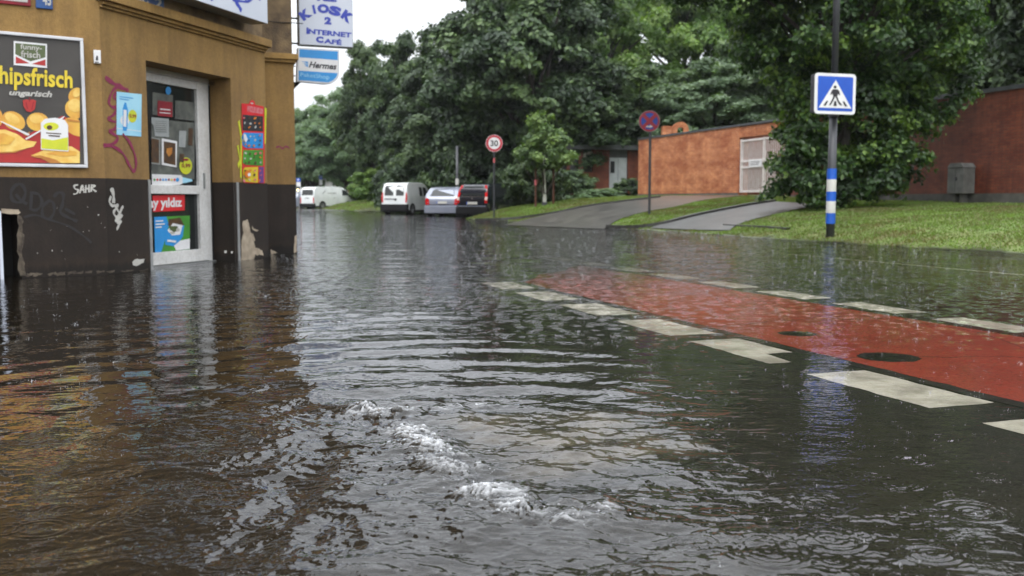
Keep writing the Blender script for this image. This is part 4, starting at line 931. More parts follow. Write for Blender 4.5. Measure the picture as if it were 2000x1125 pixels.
# signs near the top edge of the picture
b = thing('notice_board', FL.P(*FL.px(25, 8)), 'red framed notice plate high on the left end of the mustard wall', 'sign')
t0, z0 = FL.px(-20, 5); t1, _ = FL.px(60, 9); mb = MB(); FL.box(mb, t0, t1, z0, z0+0.5, 0, 0.02); mb.build('red_rim', M['signred2'], b, bevel=0.008)
mb = MB(); FL.box(mb, t0+0.03, t1-0.03, z0+0.035, z0+0.47, 0.021, 0.024); mb.build('plate', M['offwhite'], b)
b = thing('house_number_plate', FL.P(*FL.px(85, 15)), 'small blue enamel plate right of the red framed notice', 'sign')
t0, z0 = FL.px(70, 16); t1, _ = FL.px(103, 18); mb = MB(); FL.box(mb, t0, t1, z0, z0+0.24, 0, 0.02); mb.build('plate', M['enamel'], b, bevel=0.008)
mb = MB(); text_on(mb, lambda a, c_: FL.P(t0+a*(t1-t0), z0+c_, 0.0235), '45', (0.4, 0.035, 0.9, 0.15), bold=0.03); mb.build('lettering', M['offwhite'], b)
b = thing('street_name_sign', FC.P(*FC.px(290, 8)), 'blue enamel street sign reading str. 2 above the cornice', 'sign')
t0 = FC.px(232, 3, .03)[0]; t1, z0 = FC.px(321, 18.5, .03); mb = MB(); FC.box(mb, t0, t1, z0, z0+0.3, 0.0, 0.03); mb.build('plate', M['enamel'], b, bevel=0.006)
mb = MB(); q4 = quadmap(FC, [(278, 5), (291, 9), (291, -8), (278, -12)], 0.033); text_on(mb, q4, 'r.', (0, 0, 1, 1), bold=0.03)
text_on(mb, quadmap(FC, [(303, 13), (317, 17), (317, -1), (303, -5)], 0.033), '2', (0, 0, 1, 1), bold=0.03); text_on(mb, quadmap(FC, [(262, 0), (277, 4), (277, -12), (262, -16)], 0.033), 'st', (0, 0, 1, 1), bold=0.03); mb.build('lettering', M['offwhite'], b)
b = thing('shop_sign', FC.P(2.2, 3.2), 'long white light box with blue script projecting above the kiosk door', 'sign')
OF = 0.30; t1, z0 = FC.px(523, 47, OF); t0 = t1-2.35; mb = MB(); FC.box(mb, t0, t1, z0, z0+0.85, 0.03, OF-0.012); mb.build('casing', M['grey_pvc'], b, bevel=0.01)
mb = MB(); FC.box(mb, t0+0.0, t1-0.0, z0+0.004, z0+0.84, OF-0.012, OF); mb.build('panel', M['light_box'], b)
mb = MB()
for pts, w_ in (([(470, -22), (462, -10), (461, 2), (466, 12), (471, 20)], 0.05), ([(455, 0), (468, 2), (484, 3), (496, -6)], 0.03), ([(482, -10), (480, 0), (484, 4)], 0.03), ([(508, -8), (507, 0)], 0.03), ([(412, -8), (414, 0)], 0.04), ([(462, 6), (468, 12), (471, 20)], 0.03)): stroke(FC, mb, pts, w_, OF+0.002, k=4)
mb.build('lettering', M['blue_l'], b)
# cable on the upper wall
mb = MB(); mb.tube([FS.P(-0.5, 3.42, 0.0), FS.P(-0.2, 3.40, 0.0), FS.P(0, 3.41, 0.0), FS.P(0.15, 3.41, 0)], 0.007, 6); mb.build('cable', M['trim'], bld)

# --- projecting signs
FK = Fr((-3.44, 16.0), rad(68)); TKS = 0.17
t0 = FK.px(583.5, 50)[0]; t1 = FK.px(690, 50)[0]; z0 = FK.px(636, 90.5)[1]; z1 = z0+1.25
b = thing('kiosk_sign', FK.P((t0+t1)/2, z0), 'white projecting light box reading KIOSK 2 INTERNET CAFÉ', 'sign')
mb = MB(); FK.box(mb, t0, t1, z0, z1, -TKS, -0.008); mb.build('casing', M['grey_pvc'], b, bevel=0.015)
mb = MB(); FK.box(mb, t0+0.012, t1-0.012, z0+0.012, z1-0.012, -0.008, 0); mb.build('panel', M['light_box'], b)
mb = MB()
LK = 1.28
def let(s, cx, cy, w_, h_, rot, skew=0.065, bold=0.075):
    u = Vector((math.cos(rot), math.sin(rot)+skew)); v = Vector((math.sin(rot), -math.cos(rot)))
    w_ *= LK; h_ *= LK
    cor = [Vector((cx, cy))+u*a*w_/2+v*b_*h_/2 for a, b_ in ((-1, -1), (1, -1), (1, 1), (-1, 1))]
    text_on(mb, quadmap(FK, [(p.x, p.y) for p in cor], 0.003), s, (0, 0, 1, 1), bold=bold)
let('K', 596.5, 28, 17, 15, -0.65); let('I', 613.5, 18.5, 4, 14, -0.22); let('O', 631.5, 17, 18, 14, 0.0); let('S', 654.5, 21.5, 19, 14.5, 0.22); let('K', 678.5, 32.5, 17, 15, 0.60)
LK = 1.05; let('2', 640.5, 40.5, 13, 14, 0.0); let('I', 600.5, 60, 3.8, 12, 0.0); let('NTERNET', 644.5, 65, 80, 9.5, 0.03, bold=0.045); let('C', 624.5, 77.5, 14, 12, 0.0); let('AFÉ', 650, 80.5, 33, 11, 0.04, bold=0.045)
let('ALE', 638, -4, 37, 13, 0.0)
mb.build('lettering', M['blue_l'], b)
mb = MB(); 
for zz in (z0+0.03, z0+0.42, z0+0.95): mb = MB(); mb.tube([FK.P(-0.16, zz, -0.08), FK.P(t0+0.02, zz, -0.08)], 0.014, 8); mb.build('bracket', M['trim'], b)

b = thing('parcel_sign', FK.P(*FK.px(620, 160)), 'blue and white courier sign with rounded corner under the kiosk light box', 'sign')
out = [(582, 93), (663, 97.5), (662.5, 143)]+[(662.5-20*(1-math.cos(a)), 143+20*math.sin(a)) for a in (0.3, 0.6, 0.9, 1.2, 1.5)]+[(636, 164), (580, 159)]
P2 = [FK.px(x, y) for x, y in out]
mb = MB(); mb.prism(P2, lambda a, c_, d: FK.P(a, c_, d), -0.12, 0.0); mb.build('casing', M['frame_alu'], b)
LP[0] = 0.003
lay('panel', M['white'], [[(584, 95), (661, 99.5), (660.5, 143), (658, 152), (652, 158), (643, 162), (583, 157)]], b, FK)
lay('band', M['cyan'], [[(585, 96), (660, 100.5), (660, 117.5), (584.5, 112)], [(583.5, 138), (660, 143), (657, 151), (651, 157), (642, 161), (583.5, 156.5)]], b, FK)
lay('winged_mark', M['cyan'], [[(588, 119.5), (602, 120.5), (601.5, 124)], [(591, 123.5), (602, 124.5), (601.5, 127.5)], [(594, 127), (602, 128), (601.5, 131.5)]], b, FK)
mb = MB(); text_on(mb, quadmap(FK, [(603, 132), (657, 136.5), (658, 124), (605, 120)], LP[0]), 'Hermes', (0, 0, 1, 1), bold=0.03, shear=0.2); mb.build('lettering', M['dark'], b)
mb = MB(); text_on(mb, quadmap(FK, [(587, 151), (643, 158), (643, 146), (587, 142)], LP[0]), 'PaketShop', (0, 0, 1, 1), bold=-0.005); mb.build('lettering', M['sky_p'], b)
mb = MB(); z = FK.px(580, 160)[1]; mb.add([FK.P(-0.18, z, -0.04), FK.P(0.1, z, -0.04), FK.P(-0.18, z-0.28, -0.04), FK.P(-0.18, z, -0.09), FK.P(0.1, z, -0.09), FK.P(-0.18, z-0.28, -0.09)], [(0,1,2),(3,5,4),(0,3,4,1),(1,4,5,2),(2,5,3,0)])
mb.build('bracket', M['trim'], b)
for zz in (0.1, 0.25, 0.4): mb = MB(); mb.tube([FK.P(-0.16, z+zz, -0.06), FK.P(0.02, z+zz, -0.06)], 0.010, 6); mb.build('stay', M['trim'], b)

# ================================================================== BRICK WALLS, GATE AND LOW BUILDINGS
FB = Fr((6.05, 48.0), math.atan2(13.1-6.05, 25.5-48.0))
WT = 3.66
def wall_local(fr, name, m, parent, boxes, bevel=0.0):
    """boxes (t0,t1,z0,z1,d0,d1) built in the wall's own axes so brick courses follow it"""
    mb = MB()
    for t0, t1, z0, z1, d0, d1 in boxes: mb.box(t0, t1, -d1, -d0, z0, z1)
    o = mb.build(name, m, parent, local=True, bevel=bevel); return o
def wall_thing(fr, name, label, cat):
    return thing(name, fr.o, label, cat, rz=math.atan2(fr.u.y, fr.u.x))
tg0 = FB.px(1443, 320)[0]; tg_ = FB.px(1540, 320)[0]; tw2 = FB.px(1560, 320)[0]
w1 = wall_thing(FB, 'brick_wall', 'bright orange brick garden wall left of the pale barred gate', 'wall')
wall_local(FB, 'wall', M['brick'], w1, [(0, tg0, 0.2, WT, -0.4, 0), (tg0, tg_, 3.22, WT-0.02, -0.35, -0.02)])
wall_local(FB, 'coping', M['slate'], w1, [(-0.03, tg_, WT, WT+0.08, -0.45, 0.04)])
wall_local(FB, 'base_strip', M['concrete'], w1, [(0, tg0, 0.3, 1.09, 0.0, 0.012)])
w2 = wall_thing(FB, 'brick_wall', 'long dark red brick wall behind the leafy tree on the right', 'wall')
wall_local(FB, 'wall', M['brick2'], w2, [(tg_, 52, 0.2, WT-0.01, -0.4, 0.0)])
wall_local(FB, 'coping', M['slate'], w2, [(tg_, 52, WT-0.01, WT+0.10, -0.45, 0.04)])
wall_local(FB, 'base_strip', M['concrete'], w2, [(tg_, 52, 0.3, 0.98, 0.0, 0.05)])
# gate
gt = wall_thing(FB, 'barred_gate', 'pale painted metal gate of close vertical bars in the brick wall', 'gate')
gz0, gz1 = 1.10, 3.15; mb = MB()
for a, b_ in ((tg0+0.02, tg0+0.12), ((tg0+tg_)/2-0.05, (tg0+tg_)/2+0.05), (tg_-0.12, tg_-0.02)): mb.box(a, b_, 0.04, 0.12, gz0, gz1)
for z in (gz0, 2.02, 2.26, gz1-0.1): mb.box(tg0+0.12, (tg0+tg_)/2-0.05, 0.05, 0.11, z, z+0.08); mb.box((tg0+tg_)/2+0.05, tg_-0.12, 0.05, 0.11, z, z+0.08)
mb.build('gate_frame', M['gatew'], gt, local=True)
mb = MB(); x = tg0+0.17
while x < tg_-0.14:
    if abs(x-(tg0+tg_)/2) > 0.07:
        mb.box(x, x+0.034, 0.07, 0.09, gz0+0.08, 2.02); mb.box(x, x+0.034, 0.07, 0.09, 2.34, gz1-0.1); mb.box(x, x+0.034, 0.07, 0.09, 2.10, 2.26)
    x += 0.125
mb.build('gate_bars', M['gatew'], gt, local=True)
mb = MB(); a0 = FB.px(1462, 320)[0]; a1 = FB.px(1486, 320)[0]; mb.box(a0, a1, 0.02, 0.035, 2.06, 2.34); nb = mb.build('notice', M['white'], gt, local=True)
mb = MB()
for k in range(3): mb.box(a0+0.08, a1-0.08-0.05*k, 0.0165, 0.0195, 2.25-k*0.06, 2.27-k*0.06)
mb.build('printed_lines', M['dark'], nb, local=True)
iw = wall_thing(FB, 'brick_wall', 'short stretch of brick wall seen through the gate bars', 'wall')
wall_local(FB, 'wall', M['brick2'], iw, [(tg0-6, tg_+3, 0.2, 3.6, -2.4, -2.0)])
# cabinet on the dark wall
cb = wall_thing(FB, 'utility_cabinet', 'grey metal cabinet standing against the dark red brick wall', 'cabinet')
a0 = FB.px(1853, 350, 0.4)[0]; a1 = FB.px(1884, 350, 0.4)[0]; cz0 = FB.px(1870, 378, 0.4)[1]; cz1 = FB.px(1870, 328, 0.4)[1]
mb = MB(); mb.box(a0, a1, -0.45, -0.06, cz0, cz1); mb.build('body', M['cabinet'], cb, local=True, bevel=0.015)
mb = MB(); mb.prism([(a0-0.02, cz1+0.003), (a1+0.02, cz1+0.003), (a1-0.1, cz1+0.13), (a0+0.1, cz1+0.13)], lambda a, b_, d: Vector((a, d, b_)), -0.47, -0.04); mb.build('cap', M['cabinet'], cb, local=True, bevel=0.01)
mb = MB(); mb.box((a0+a1)/2-0.004, (a0+a1)/2+0.004, -0.456, -0.450, cz0+0.04, cz1-0.04); mb.box((a0+a1)/2+0.03, (a0+a1)/2+0.06, -0.47, -0.45, (cz0+cz1)/2, (cz0+cz1)/2+0.1); mb.build('door_seam', M['dark'], cb, local=True)
for xx in (a0+0.12, a1-0.22): mb = MB(); mb.box(xx, xx+0.1, -0.36, -0.16, cz0-0.5, cz0); mb.build('leg', M['concrete'], cb, local=True)

# round-holed brick gable behind wall
P = AT(1328, 255, 50); cg = thing('brick_chimney', (P.x, P.y, 3.0), 'orange brick chimney piece with a round hole showing above the wall', 'chimney')
mb = MB(); n = 24; vs = []
for i in range(n):
    a = 2*math.pi*i/n
    for rr_, yy in ((0.16, -0.15), (0.42, -0.15), (0.42, 0.15), (0.16, 0.15)): vs.append((P.x+rr_*math.cos(a), P.y+yy, P.z+rr_*math.sin(a)))
mb.add(vs, [(4*i+j, 4*i+(j+1) % 4, 4*((i+1) % n)+(j+1) % 4, 4*((i+1) % n)+j) for i in range(n) for j in range(4)]); mb.build('round_opening', M['brick'], cg)
mb = MB(); mb.box(P.x-0.9, P.x-0.44, P.y-0.25, P.y+0.25, 2.5, P.z+0.2); mb.box(P.x-0.44, P.x+0.40, P.y-0.16, P.y+0.16, 2.5, P.z-0.36); mb.build('stack', M['brick'], cg)

# low brick building behind the sapling
O = AT(1030, 380, 54); FH = Fr((O.x, O.y), rad(74))
lb = wall_thing(FH, 'low_brick_building', 'low brick building with pale door under the trees left of the orange wall', 'building')
hx = lambda x, y=340: FH.px(x, y)[0]; hz = lambda x, y: FH.px(x, y)[1]
tD0, tD1 = hx(1190), hx(1226); zR = hz(1140, 292)
wins = [(hx(1096), hx(1107)), (hx(1113), hx(1131)), (hx(1139), hx(1158)), (hx(1060), hx(1072))]
zw0, zw1 = hz(1148, 336), hz(1148, 296)
edges = sorted([0.0]+[e for w_ in wins for e in w_]+[tD0, tD1, hx(1262)])
bx = []
for i in range(0, len(edges), 2): bx.append((edges[i], edges[i+1], 0.3, zR, -0.3, 0))
for w_ in wins: bx.append((w_[0], w_[1], 0.3, zw0, -0.3, 0))
wall_local(FH, 'wall', M['brick2'], lb, bx)
wall_local(FH, 'roof', M['slate'], lb, [(-0.3, hx(1262), zR, zR+0.25, -7, 0.35)])
for w_ in wins:
    o = wall_local(FH, 'window', M['glass'], lb, [(w_[0], w_[1], zw0, zw1-0.36, -0.16, -0.12)])
    wall_local(FH, 'panel', M['farwall'], lb, [(w_[0], w_[1], zw1-0.36, zw1, -0.15, -0.08)])
dd = wall_local(FH, 'door', M['greydoor'], lb, [(tD0+0.03, tD1-0.03, 0.9, hz(1207, 308), -0.14, -0.08)])
wall_local(FH, 'door_window', M['glass'], dd, [(tD0+0.09, tD0+0.34, hz(1207, 338), hz(1207, 315), -0.08, -0.074)])
wall_local(FH, 'door_seam', M['dark'], dd, [((tD0+tD1)/2-0.008, (tD0+tD1)/2+0.008, 1.0, hz(1207, 310), -0.08, -0.076)])
wall_local(FH, 'lintel', M['slate'], lb, [(tD0, tD1, hz(1207, 308), zR, -0.2, -0.1)])
P = AT(948, 337, 62); wl = thing('wall_lamp', P, 'small glowing lamp on the building behind the parked black car', 'lamp')
bm = bmesh.new(); bmesh.ops.create_icosphere(bm, subdivisions=2, radius=0.11); me = bpy.data.meshes.new('bulb'); bm.to_mesh(me); bm.free(); me.materials.append(M['lit']); o = bpy.data.objects.new('bulb', me); C.objects.link(o); o.parent = wl
mb = MB(); mb.box(-0.05, 0.05, 0.0, 0.2, 0.10, 0.15); mb.build('bracket', M['trim'], wl, local=True)

O = AT(885, 380, 72); FG = Fr((O.x, O.y), rad(74)); gb = wall_thing(FG, 'brick_outbuilding', 'small brick building half hidden by leaves above the black hatchback', 'building')
gx_ = FG.px(978, 350)[0]; gzt = FG.px(930, 322)[1]
wall_local(FG, 'wall', M['brick'], gb, [(0, gx_, 0.5, gzt, -4, 0)]); wall_local(FG, 'roof', M['slate'], gb, [(-0.3, gx_+0.3, gzt, gzt+0.2, -4.3, 0.3)])
wall_local(FG, 'door', M['greydoor'], gb, [(FG.px(930, 350)[0], FG.px(946, 350)[0], 0.9, FG.px(930, 350)[1], 0, 0.05)])
# small railing
rl = thing('metal_railing', T(1140, 386), 'low grey metal railing in front of the brick building windows', 'railing')
A_ = T(1118, 388); B_ = T(1166, 386); mb = MB()
for k in range(3): Pq = A_.lerp(B_, k/2); mb.tube([Pq, Pq+Vector((0, 0, 0.78))], 0.03, 6)
for zz in (0.1, 0.76): mb.tube([A_+Vector((0, 0, zz)), B_+Vector((0, 0, zz))], 0.02, 6)
mb.build('frame', M['polegrey'], rl)
mb = MB()
for k in range(1, 24):
    if k != 12: Pq = A_.lerp(B_, k/24); mb.tube([Pq+Vector((0, 0, 0.1)), Pq+Vector((0, 0, 0.76))], 0.006, 4, cap=False)
mb.build('bars', M['polegrey'], rl)

# far buildings at the left
O = AT(655, 390, 104); FD = Fr((O.x, O.y), rad(70))
fb_ = wall_thing(FD, 'far_brick_building', 'far low brick building with a band of white windows behind the white van', 'building')
dx_ = lambda x: FD.px(x, 380)[0]; dz_ = lambda y: FD.px(720, y)[1]
wall_local(FD, 'wall', M['brickfar'], fb_, [(0, dx_(800), 0.0, dz_(371), -6, 0)])
wb_ = wall_local(FD, 'window_band', M['white_pvc'], fb_, [(0, dx_(800), dz_(371), dz_(350), -6, -0.1)])
x = 0.2; bb = []
while x < dx_(795): bb.append((x, x+0.75, dz_(369), dz_(354), -0.15, -0.09)); x += 0.95
wall_local(FD, 'panes', M['farwin'], wb_, bb)
wall_local(FD, 'roof', M['slate'], fb_, [(-0.5, dx_(805), dz_(350), dz_(347.5), -6.5, 0.5)])
mb = MB()
for x0_, x1_ in ((715, 728), (733, 747)): 
    a, b_ = dx_(x0_), dx_(x1_); mb.prism([(a, dz_(347.5)), (b_, dz_(347.5)), (b_-0.1, dz_(338)), (a-0.5, dz_(334))], lambda p, q_, d: Vector((p, d, q_)), 0.3, 4)
mb.build('roof_light', M['farwin'], fb_, local=True)
O = AT(590, 390, 165); FE = Fr((O.x, O.y), rad(80))
ph_ = wall_thing(FE, 'pale_house', 'pale rendered house far off above the white van roof', 'building')
wall_local(FE, 'wall', M['farwall'], ph_, [(0, FE.px(622, 380)[0], 0, FE.px(600, 352)[1], -6, 0)])
wall_local(FE, 'window', M['farwin'], ph_, [(1.2+1.6*k, 2.0+1.6*k, 2.2, 3.3, 0, 0.03) for k in range(2)])
mb = MB(); L_ = FE.px(622, 380)[0]; zt_ = FE.px(600, 352)[1]; mb.prism([(-0.4, zt_), (L_+0.4, zt_), (L_/2, zt_+1.6)], lambda p, q_, d: Vector((p, d, q_)), -0.3, 6); mb.build('roof', M['slate'], ph_, local=True)

# ================================================================== SIGNS AND POLES
def disc(mb, c, n_, r0, r1, off, m=0, seg=40, a0=0, a1=2*math.pi):
    n_ = n_.normalized(); u = Vector((0, 0, 1)).cross(n_).normalized(); v = Vector((0, 0, 1)); vs = []; full = abs(a1-a0-2*math.pi) < 1e-6
    k = seg if full else seg+1
    for i in range(k):
        a = a0+(a1-a0)*i/seg
        for r_ in (r0, r1): vs.append(c+n_*off+u*r_*math.cos(a)+v*r_*math.sin(a))
    mb.add(vs, [(2*i, 2*i+1, (2*i+3) % (2*k), (2*i+2) % (2*k)) for i in range(seg)], m)
def sidemap(c, n_, off):
    n_ = n_.normalized(); u = Vector((0, 0, 1)).cross(n_).normalized()
    return lambda a, b_: c+n_*off+u*a+Vector((0, 0, b_))
# zone 30
B = T(965, 426); Pc = AT(965, 280, B.y); rs = 16.3/F*B.y; nn = Vector((0.12, -1, 0))
b = thing('speed_limit_sign', B, 'round red rimmed 30 sign on a dark pole in front of the parked black car', 'road sign')
mb = MB(); mb.tube([B-Vector((0, 0, 0.2)), Vector((B.x, B.y, Pc.z+rs*0.9))], 0.036, 10); mb.build('pole', M['pole'], b, smooth=False)
mb = MB(); disc(mb, Pc, nn, 0, rs, 0.05); disc(mb, Pc, nn, 0, rs, 0.06); mb.build('plate', M['polegrey'], b)
mb = MB(); disc(mb, Pc, nn, rs*0.70, rs*0.97, 0.063); mb.build('red_ring', M['signred'], b)
mb = MB(); disc(mb, Pc, nn, 0, rs*0.70, 0.063); disc(mb, Pc, nn, rs*0.97, rs, 0.063); mb.build('white_field', M['white'], b)
mb = MB(); text_on(mb, sidemap(Pc, nn, 0.067), '30', (-rs*0.47, -rs*0.36, rs*0.47, rs*0.36), bold=0.025); mb.build('lettering', M['dark'], b)
mb = MB(); mb.tube([AT(965, 309, B.y-0.0), AT(965, 318, B.y-0.0)], 0.040, 10); mb.build('sticker', M['pinkp'], b)
# no stopping
B = T(1268, 418); Pc = AT(1268, 237, B.y); rs = 20.5/F*B.y; nn = Vector((-0.05, -1, 0))
b = thing('no_stopping_sign', B, 'weathered round blue and red no stopping sign on a dark pole before the orange wall', 'road sign')
mb = MB(); mb.tube([B-Vector((0, 0, 0.2)), Vector((B.x, B.y, Pc.z+rs*0.9))], 0.040, 10); mb.build('pole', M['pole'], b)
mb = MB(); disc(mb, Pc, nn, 0, rs, 0.05); disc(mb, Pc, nn, 0, rs, 0.06); mb.build('plate', M['polegrey'], b)
mb = MB(); disc(mb, Pc, nn, rs*0.78, rs*0.96, 0.063); mb.build('red_ring', M['signred2'], b)
mb = MB(); disc(mb, Pc, nn, 0, rs*0.78, 0.063); mb.build('blue_field', M['signblue2'], b)
mb = MB(); sm = sidemap(Pc, nn, 0.067)
for s_ in (1, -1):
    k = 0.58; w_ = 0.115; mb.add([sm(rs*(-k-w_), rs*s_*(-k+w_)), sm(rs*(-k+w_), rs*s_*(-k-w_)), sm(rs*(k+w_), rs*s_*(k-w_)), sm(rs*(k-w_), rs*s_*(k+w_))], [(0, 1, 2, 3)])
    sm = sidemap(Pc, nn, 0.069)
mb.build('red_cross', M['signred2'], b)
mb = MB(); sm = sidemap(Pc, nn, 0.072); mb.add([sm(rs*a, rs*b_) for a, b_ in ((-.3, -.56), (.05, -.56), (.05, -.64), (.32, -.5), (.05, -.36), (.05, -.46), (-.3, -.46))], [tuple(range(7))]); mb.build('arrow', M['offwhite'], b)
# pedestrian crossing
B = T(1621, 463); DB = B.y; rp_ = 0.088*DB/20
b = thing('crossing_sign_pole', B, 'tall dark street pole with blue and white bands and a lit pedestrian crossing sign', 'road sign')
def zat(y): return AT(1622, y, DB).z
mb = MB(); ztop = 7.5
mb.tube([B-Vector((0, 0, 0.3)), Vector((B.x, B.y, zat(200)))], [rp_*0.98, rp_*0.90], 18); mb.tube([Vector((B.x, B.y, zat(200))), Vector((B.x, B.y, ztop))], [rp_*0.76, rp_*0.7], 18)
mb.build('pole', M['pole'], b, smooth=True)
for y0, y1, mm in ((329.5, 350.4, 'poleblue'), (350.4, 374, 'polewhite'), (374, 393, 'poleblue'), (393, 416, 'polewhite'), (416, 437, 'poleblue')):
    mb = MB(); mb.tube([Vector((B.x, B.y, zat(y1))), Vector((B.x, B.y, zat(y0)))], rp_*1.06, 18, cap=False); mb.build('band', M[mm], b, smooth=True)
mb = MB(); mb.tube([Vector((B.x, B.y, zat(228))), Vector((B.x, B.y, zat(222)))], rp_*1.15, 18); mb.build('clamp', M['polegrey'], b)
FZ = Fr((B.x, B.y), rad(72)); of = 0.26
za, zb_ = FZ.px(1631, 223, of)[1], FZ.px(1631, 143.5, of)[1]; ta, tb = FZ.px(1591, 183, of)[0], FZ.px(1671, 183, of)[0]; W_ = tb-ta; Hh = zb_-za
mb = MB(); FZ.box(mb, ta+0.02, tb-0.02, za+0.02, zb_-0.02, of-0.17, of-0.012); mb.build('light_box', M['pole'], b, bevel=0.02)
def rrect(x0, x1, y0, y1, r_, n=5):
    out = []
    for cx, cy, a0 in ((x1-r_, y1-r_, 0), (x0+r_, y1-r_, 90), (x0+r_, y0+r_, 180), (x1-r_, y0+r_, 270)):
        out += [(cx+r_*math.cos(rad(a0+90*i/n)), cy+r_*math.sin(rad(a0+90*i/n))) for i in range(n+1)]
    return out
mb = MB(); mb.prism(rrect(ta, tb, za, zb_, 0.07), lambda a, c_, d: FZ.P(a, c_, d), of-0.012, of); mb.build('white_rim', M['white'], b)
zs = lambda pts, k=0.003: [FZ.P(ta+x*W_, za+y*Hh, of+k) for x, y in pts]
mb = MB(); mb.add(zs(rrect(0.07, 0.93, 0.075, 0.925, 0.03)), [tuple(range(24))]); mb.build('blue_field', M['sign_blue'], b)
mb = MB(); mb.add(zs([(0.10, 0.15), (0.90, 0.15), (0.50, 0.84)], 0.006), [(0, 1, 2)]); mb.build('white_triangle', M['white'], b)
mb = MB()
def pg(pts): mb.add(zs(pts, 0.009+0.0004*len(mb.f)), [tuple(range(len(pts)))])
pg(ell(0.485, 0.665, 0.038, 0.038, 14)); pg([(0.44, 0.61), (0.54, 0.61), (0.57, 0.50), (0.53, 0.44), (0.45, 0.44), (0.42, 0.50)])
pg([(0.44, 0.61), (0.405, 0.58), (0.375, 0.48), (0.395, 0.47), (0.44, 0.55)]); pg([(0.54, 0.61), (0.59, 0.57), (0.61, 0.47), (0.59, 0.465), (0.55, 0.54)])
pg([(0.45, 0.45), (0.50, 0.45), (0.44, 0.31), (0.385, 0.215), (0.345, 0.215), (0.40, 0.32)]); pg([(0.49, 0.45), (0.54, 0.45), (0.585, 0.33), (0.665, 0.235), (0.655, 0.215), (0.61, 0.22), (0.55, 0.31)])
for a, b_, c_, d in ((0.21, 0.27, 0.30, 0.255), (0.33, 0.37, 0.37, 0.35)): pass
pg([(0.205, 0.20), (0.265, 0.20), (0.325, 0.32), (0.285, 0.32)]); pg([(0.455, 0.20), (0.535, 0.20), (0.52, 0.32), (0.47, 0.32)]); pg([(0.795, 0.20), (0.735, 0.20), (0.675, 0.32), (0.715, 0.32)])
mb.build('pictogram', M['dark'], b)
# slim lamp pole behind the silver car
B = AT(893, 398, 51.5); mb = MB(); P0 = Vector((B.x, B.y, -0.1)); b = thing('street_pole', P0, 'slim grey pole between the silver car and the black car', 'pole')
mb.tube([P0, AT(893, 285, 51.5)], 0.07, 10); mb.build('shaft', M['pole'], b, smooth=True)
mb = MB(); mb.tube([AT(893, 361, 51.5), AT(893, 349, 51.5)], 0.09, 10); mb.build('sticker', M['offwhite'], b)
# far parking signs
for px_, y0, y1, Y, wd, lab in ((627.5, 342, 361, 100, 6, 'small blue and white parking sign behind the far white van roof'), (584, 348, 364, 80, 8, 'small blue parking sign beside the building edge, above the silver car')):
    B = AT(px_, 395, Y); b = thing('parking_sign', (B.x, B.y, 0), lab, 'road sign'); hw = wd/F*Y/2
    mb = MB(); mb.tube([(B.x, B.y, -0.1), (B.x, B.y, AT(px_, y0, Y).z)], 0.04, 8); mb.build('pole', M['polegrey'], b)
    zt_, zb2, zm_ = AT(px_, y0, Y).z, AT(px_, y1, Y).z, AT(px_, (y0*1.1+y1*0.9)/2, Y).z
    mb = MB(); mb.box(B.x-hw, B.x+hw, B.y-0.06, B.y-0.045, zm_, zt_); pl2 = mb.build('plate', M['sign_blue'], b)
    mb = MB(); text_on(mb, lambda a, c_: Vector((B.x+a, B.y-0.064, c_)), 'P', (-hw*0.4, zm_+(zt_-zm_)*0.2, hw*0.45, zt_-(zt_-zm_)*0.2), bold=0.03); mb.build('lettering', M['white'], pl2)
    mb = MB(); mb.box(B.x-hw, B.x+hw, B.y-0.06, B.y-0.045, zb2, zm_-0.02); mb.build('plate', M['white'], b)

# ================================================================== PARKED VEHICLES
def wheel(par, x, y, r_, w_, side):
    mb = MB(); vs = []; prof = [(r_*0.62, -w_/2), (r_*0.93, -w_/2), (r_, -w_*0.3), (r_, w_*0.3), (r_*0.93, w_/2), (r_*0.62, w_/2)]; n = 24
    for i in range(n):
        a = 2*math.pi*i/n
        for pr_, pw in prof: vs.append((x+pr_*math.cos(a), y+pw, r_+pr_*math.sin(a)))
    k = len(prof); mb.add(vs, [(k*i+j, k*i+(j+1) % k, k*((i+1) % n)+(j+1) % k, k*((i+1) % n)+j) for i in range(n) for j in range(k)])
    wo = mb.build('wheel', M['tyre'], par, local=True, smooth=True)
    mb = MB(); yo = y+side*w_*0.38
    for i in range(5):
        a = 2*math.pi*i/5; c_, s_ = math.cos(a), math.sin(a)
        mb.prism([(0.02*-s_+0.0*c_, 0), (r_*0.62, -r_*0.1), (r_*0.62, r_*0.1)], lambda p, q_, d, c_=c_, s_=s_: Vector((x+p*c_-q_*s_, d, r_+p*s_+q_*c_)), yo-0.02, yo+0.01)
    mb.prism(ell(0, 0, r_*0.2, r_*0.2, 12), lambda p, q_, d: Vector((x+p, d, r_+q_)), yo-0.02, yo+0.02)
    mb.prism(ell(0, 0, r_*0.63, r_*0.63, 20), lambda p, q_, d: Vector((x+p, d, r_+q_)), y-w_*0.3, y+w_*0.3)
    mb.build('rim', M['rim'], wo, local=True)
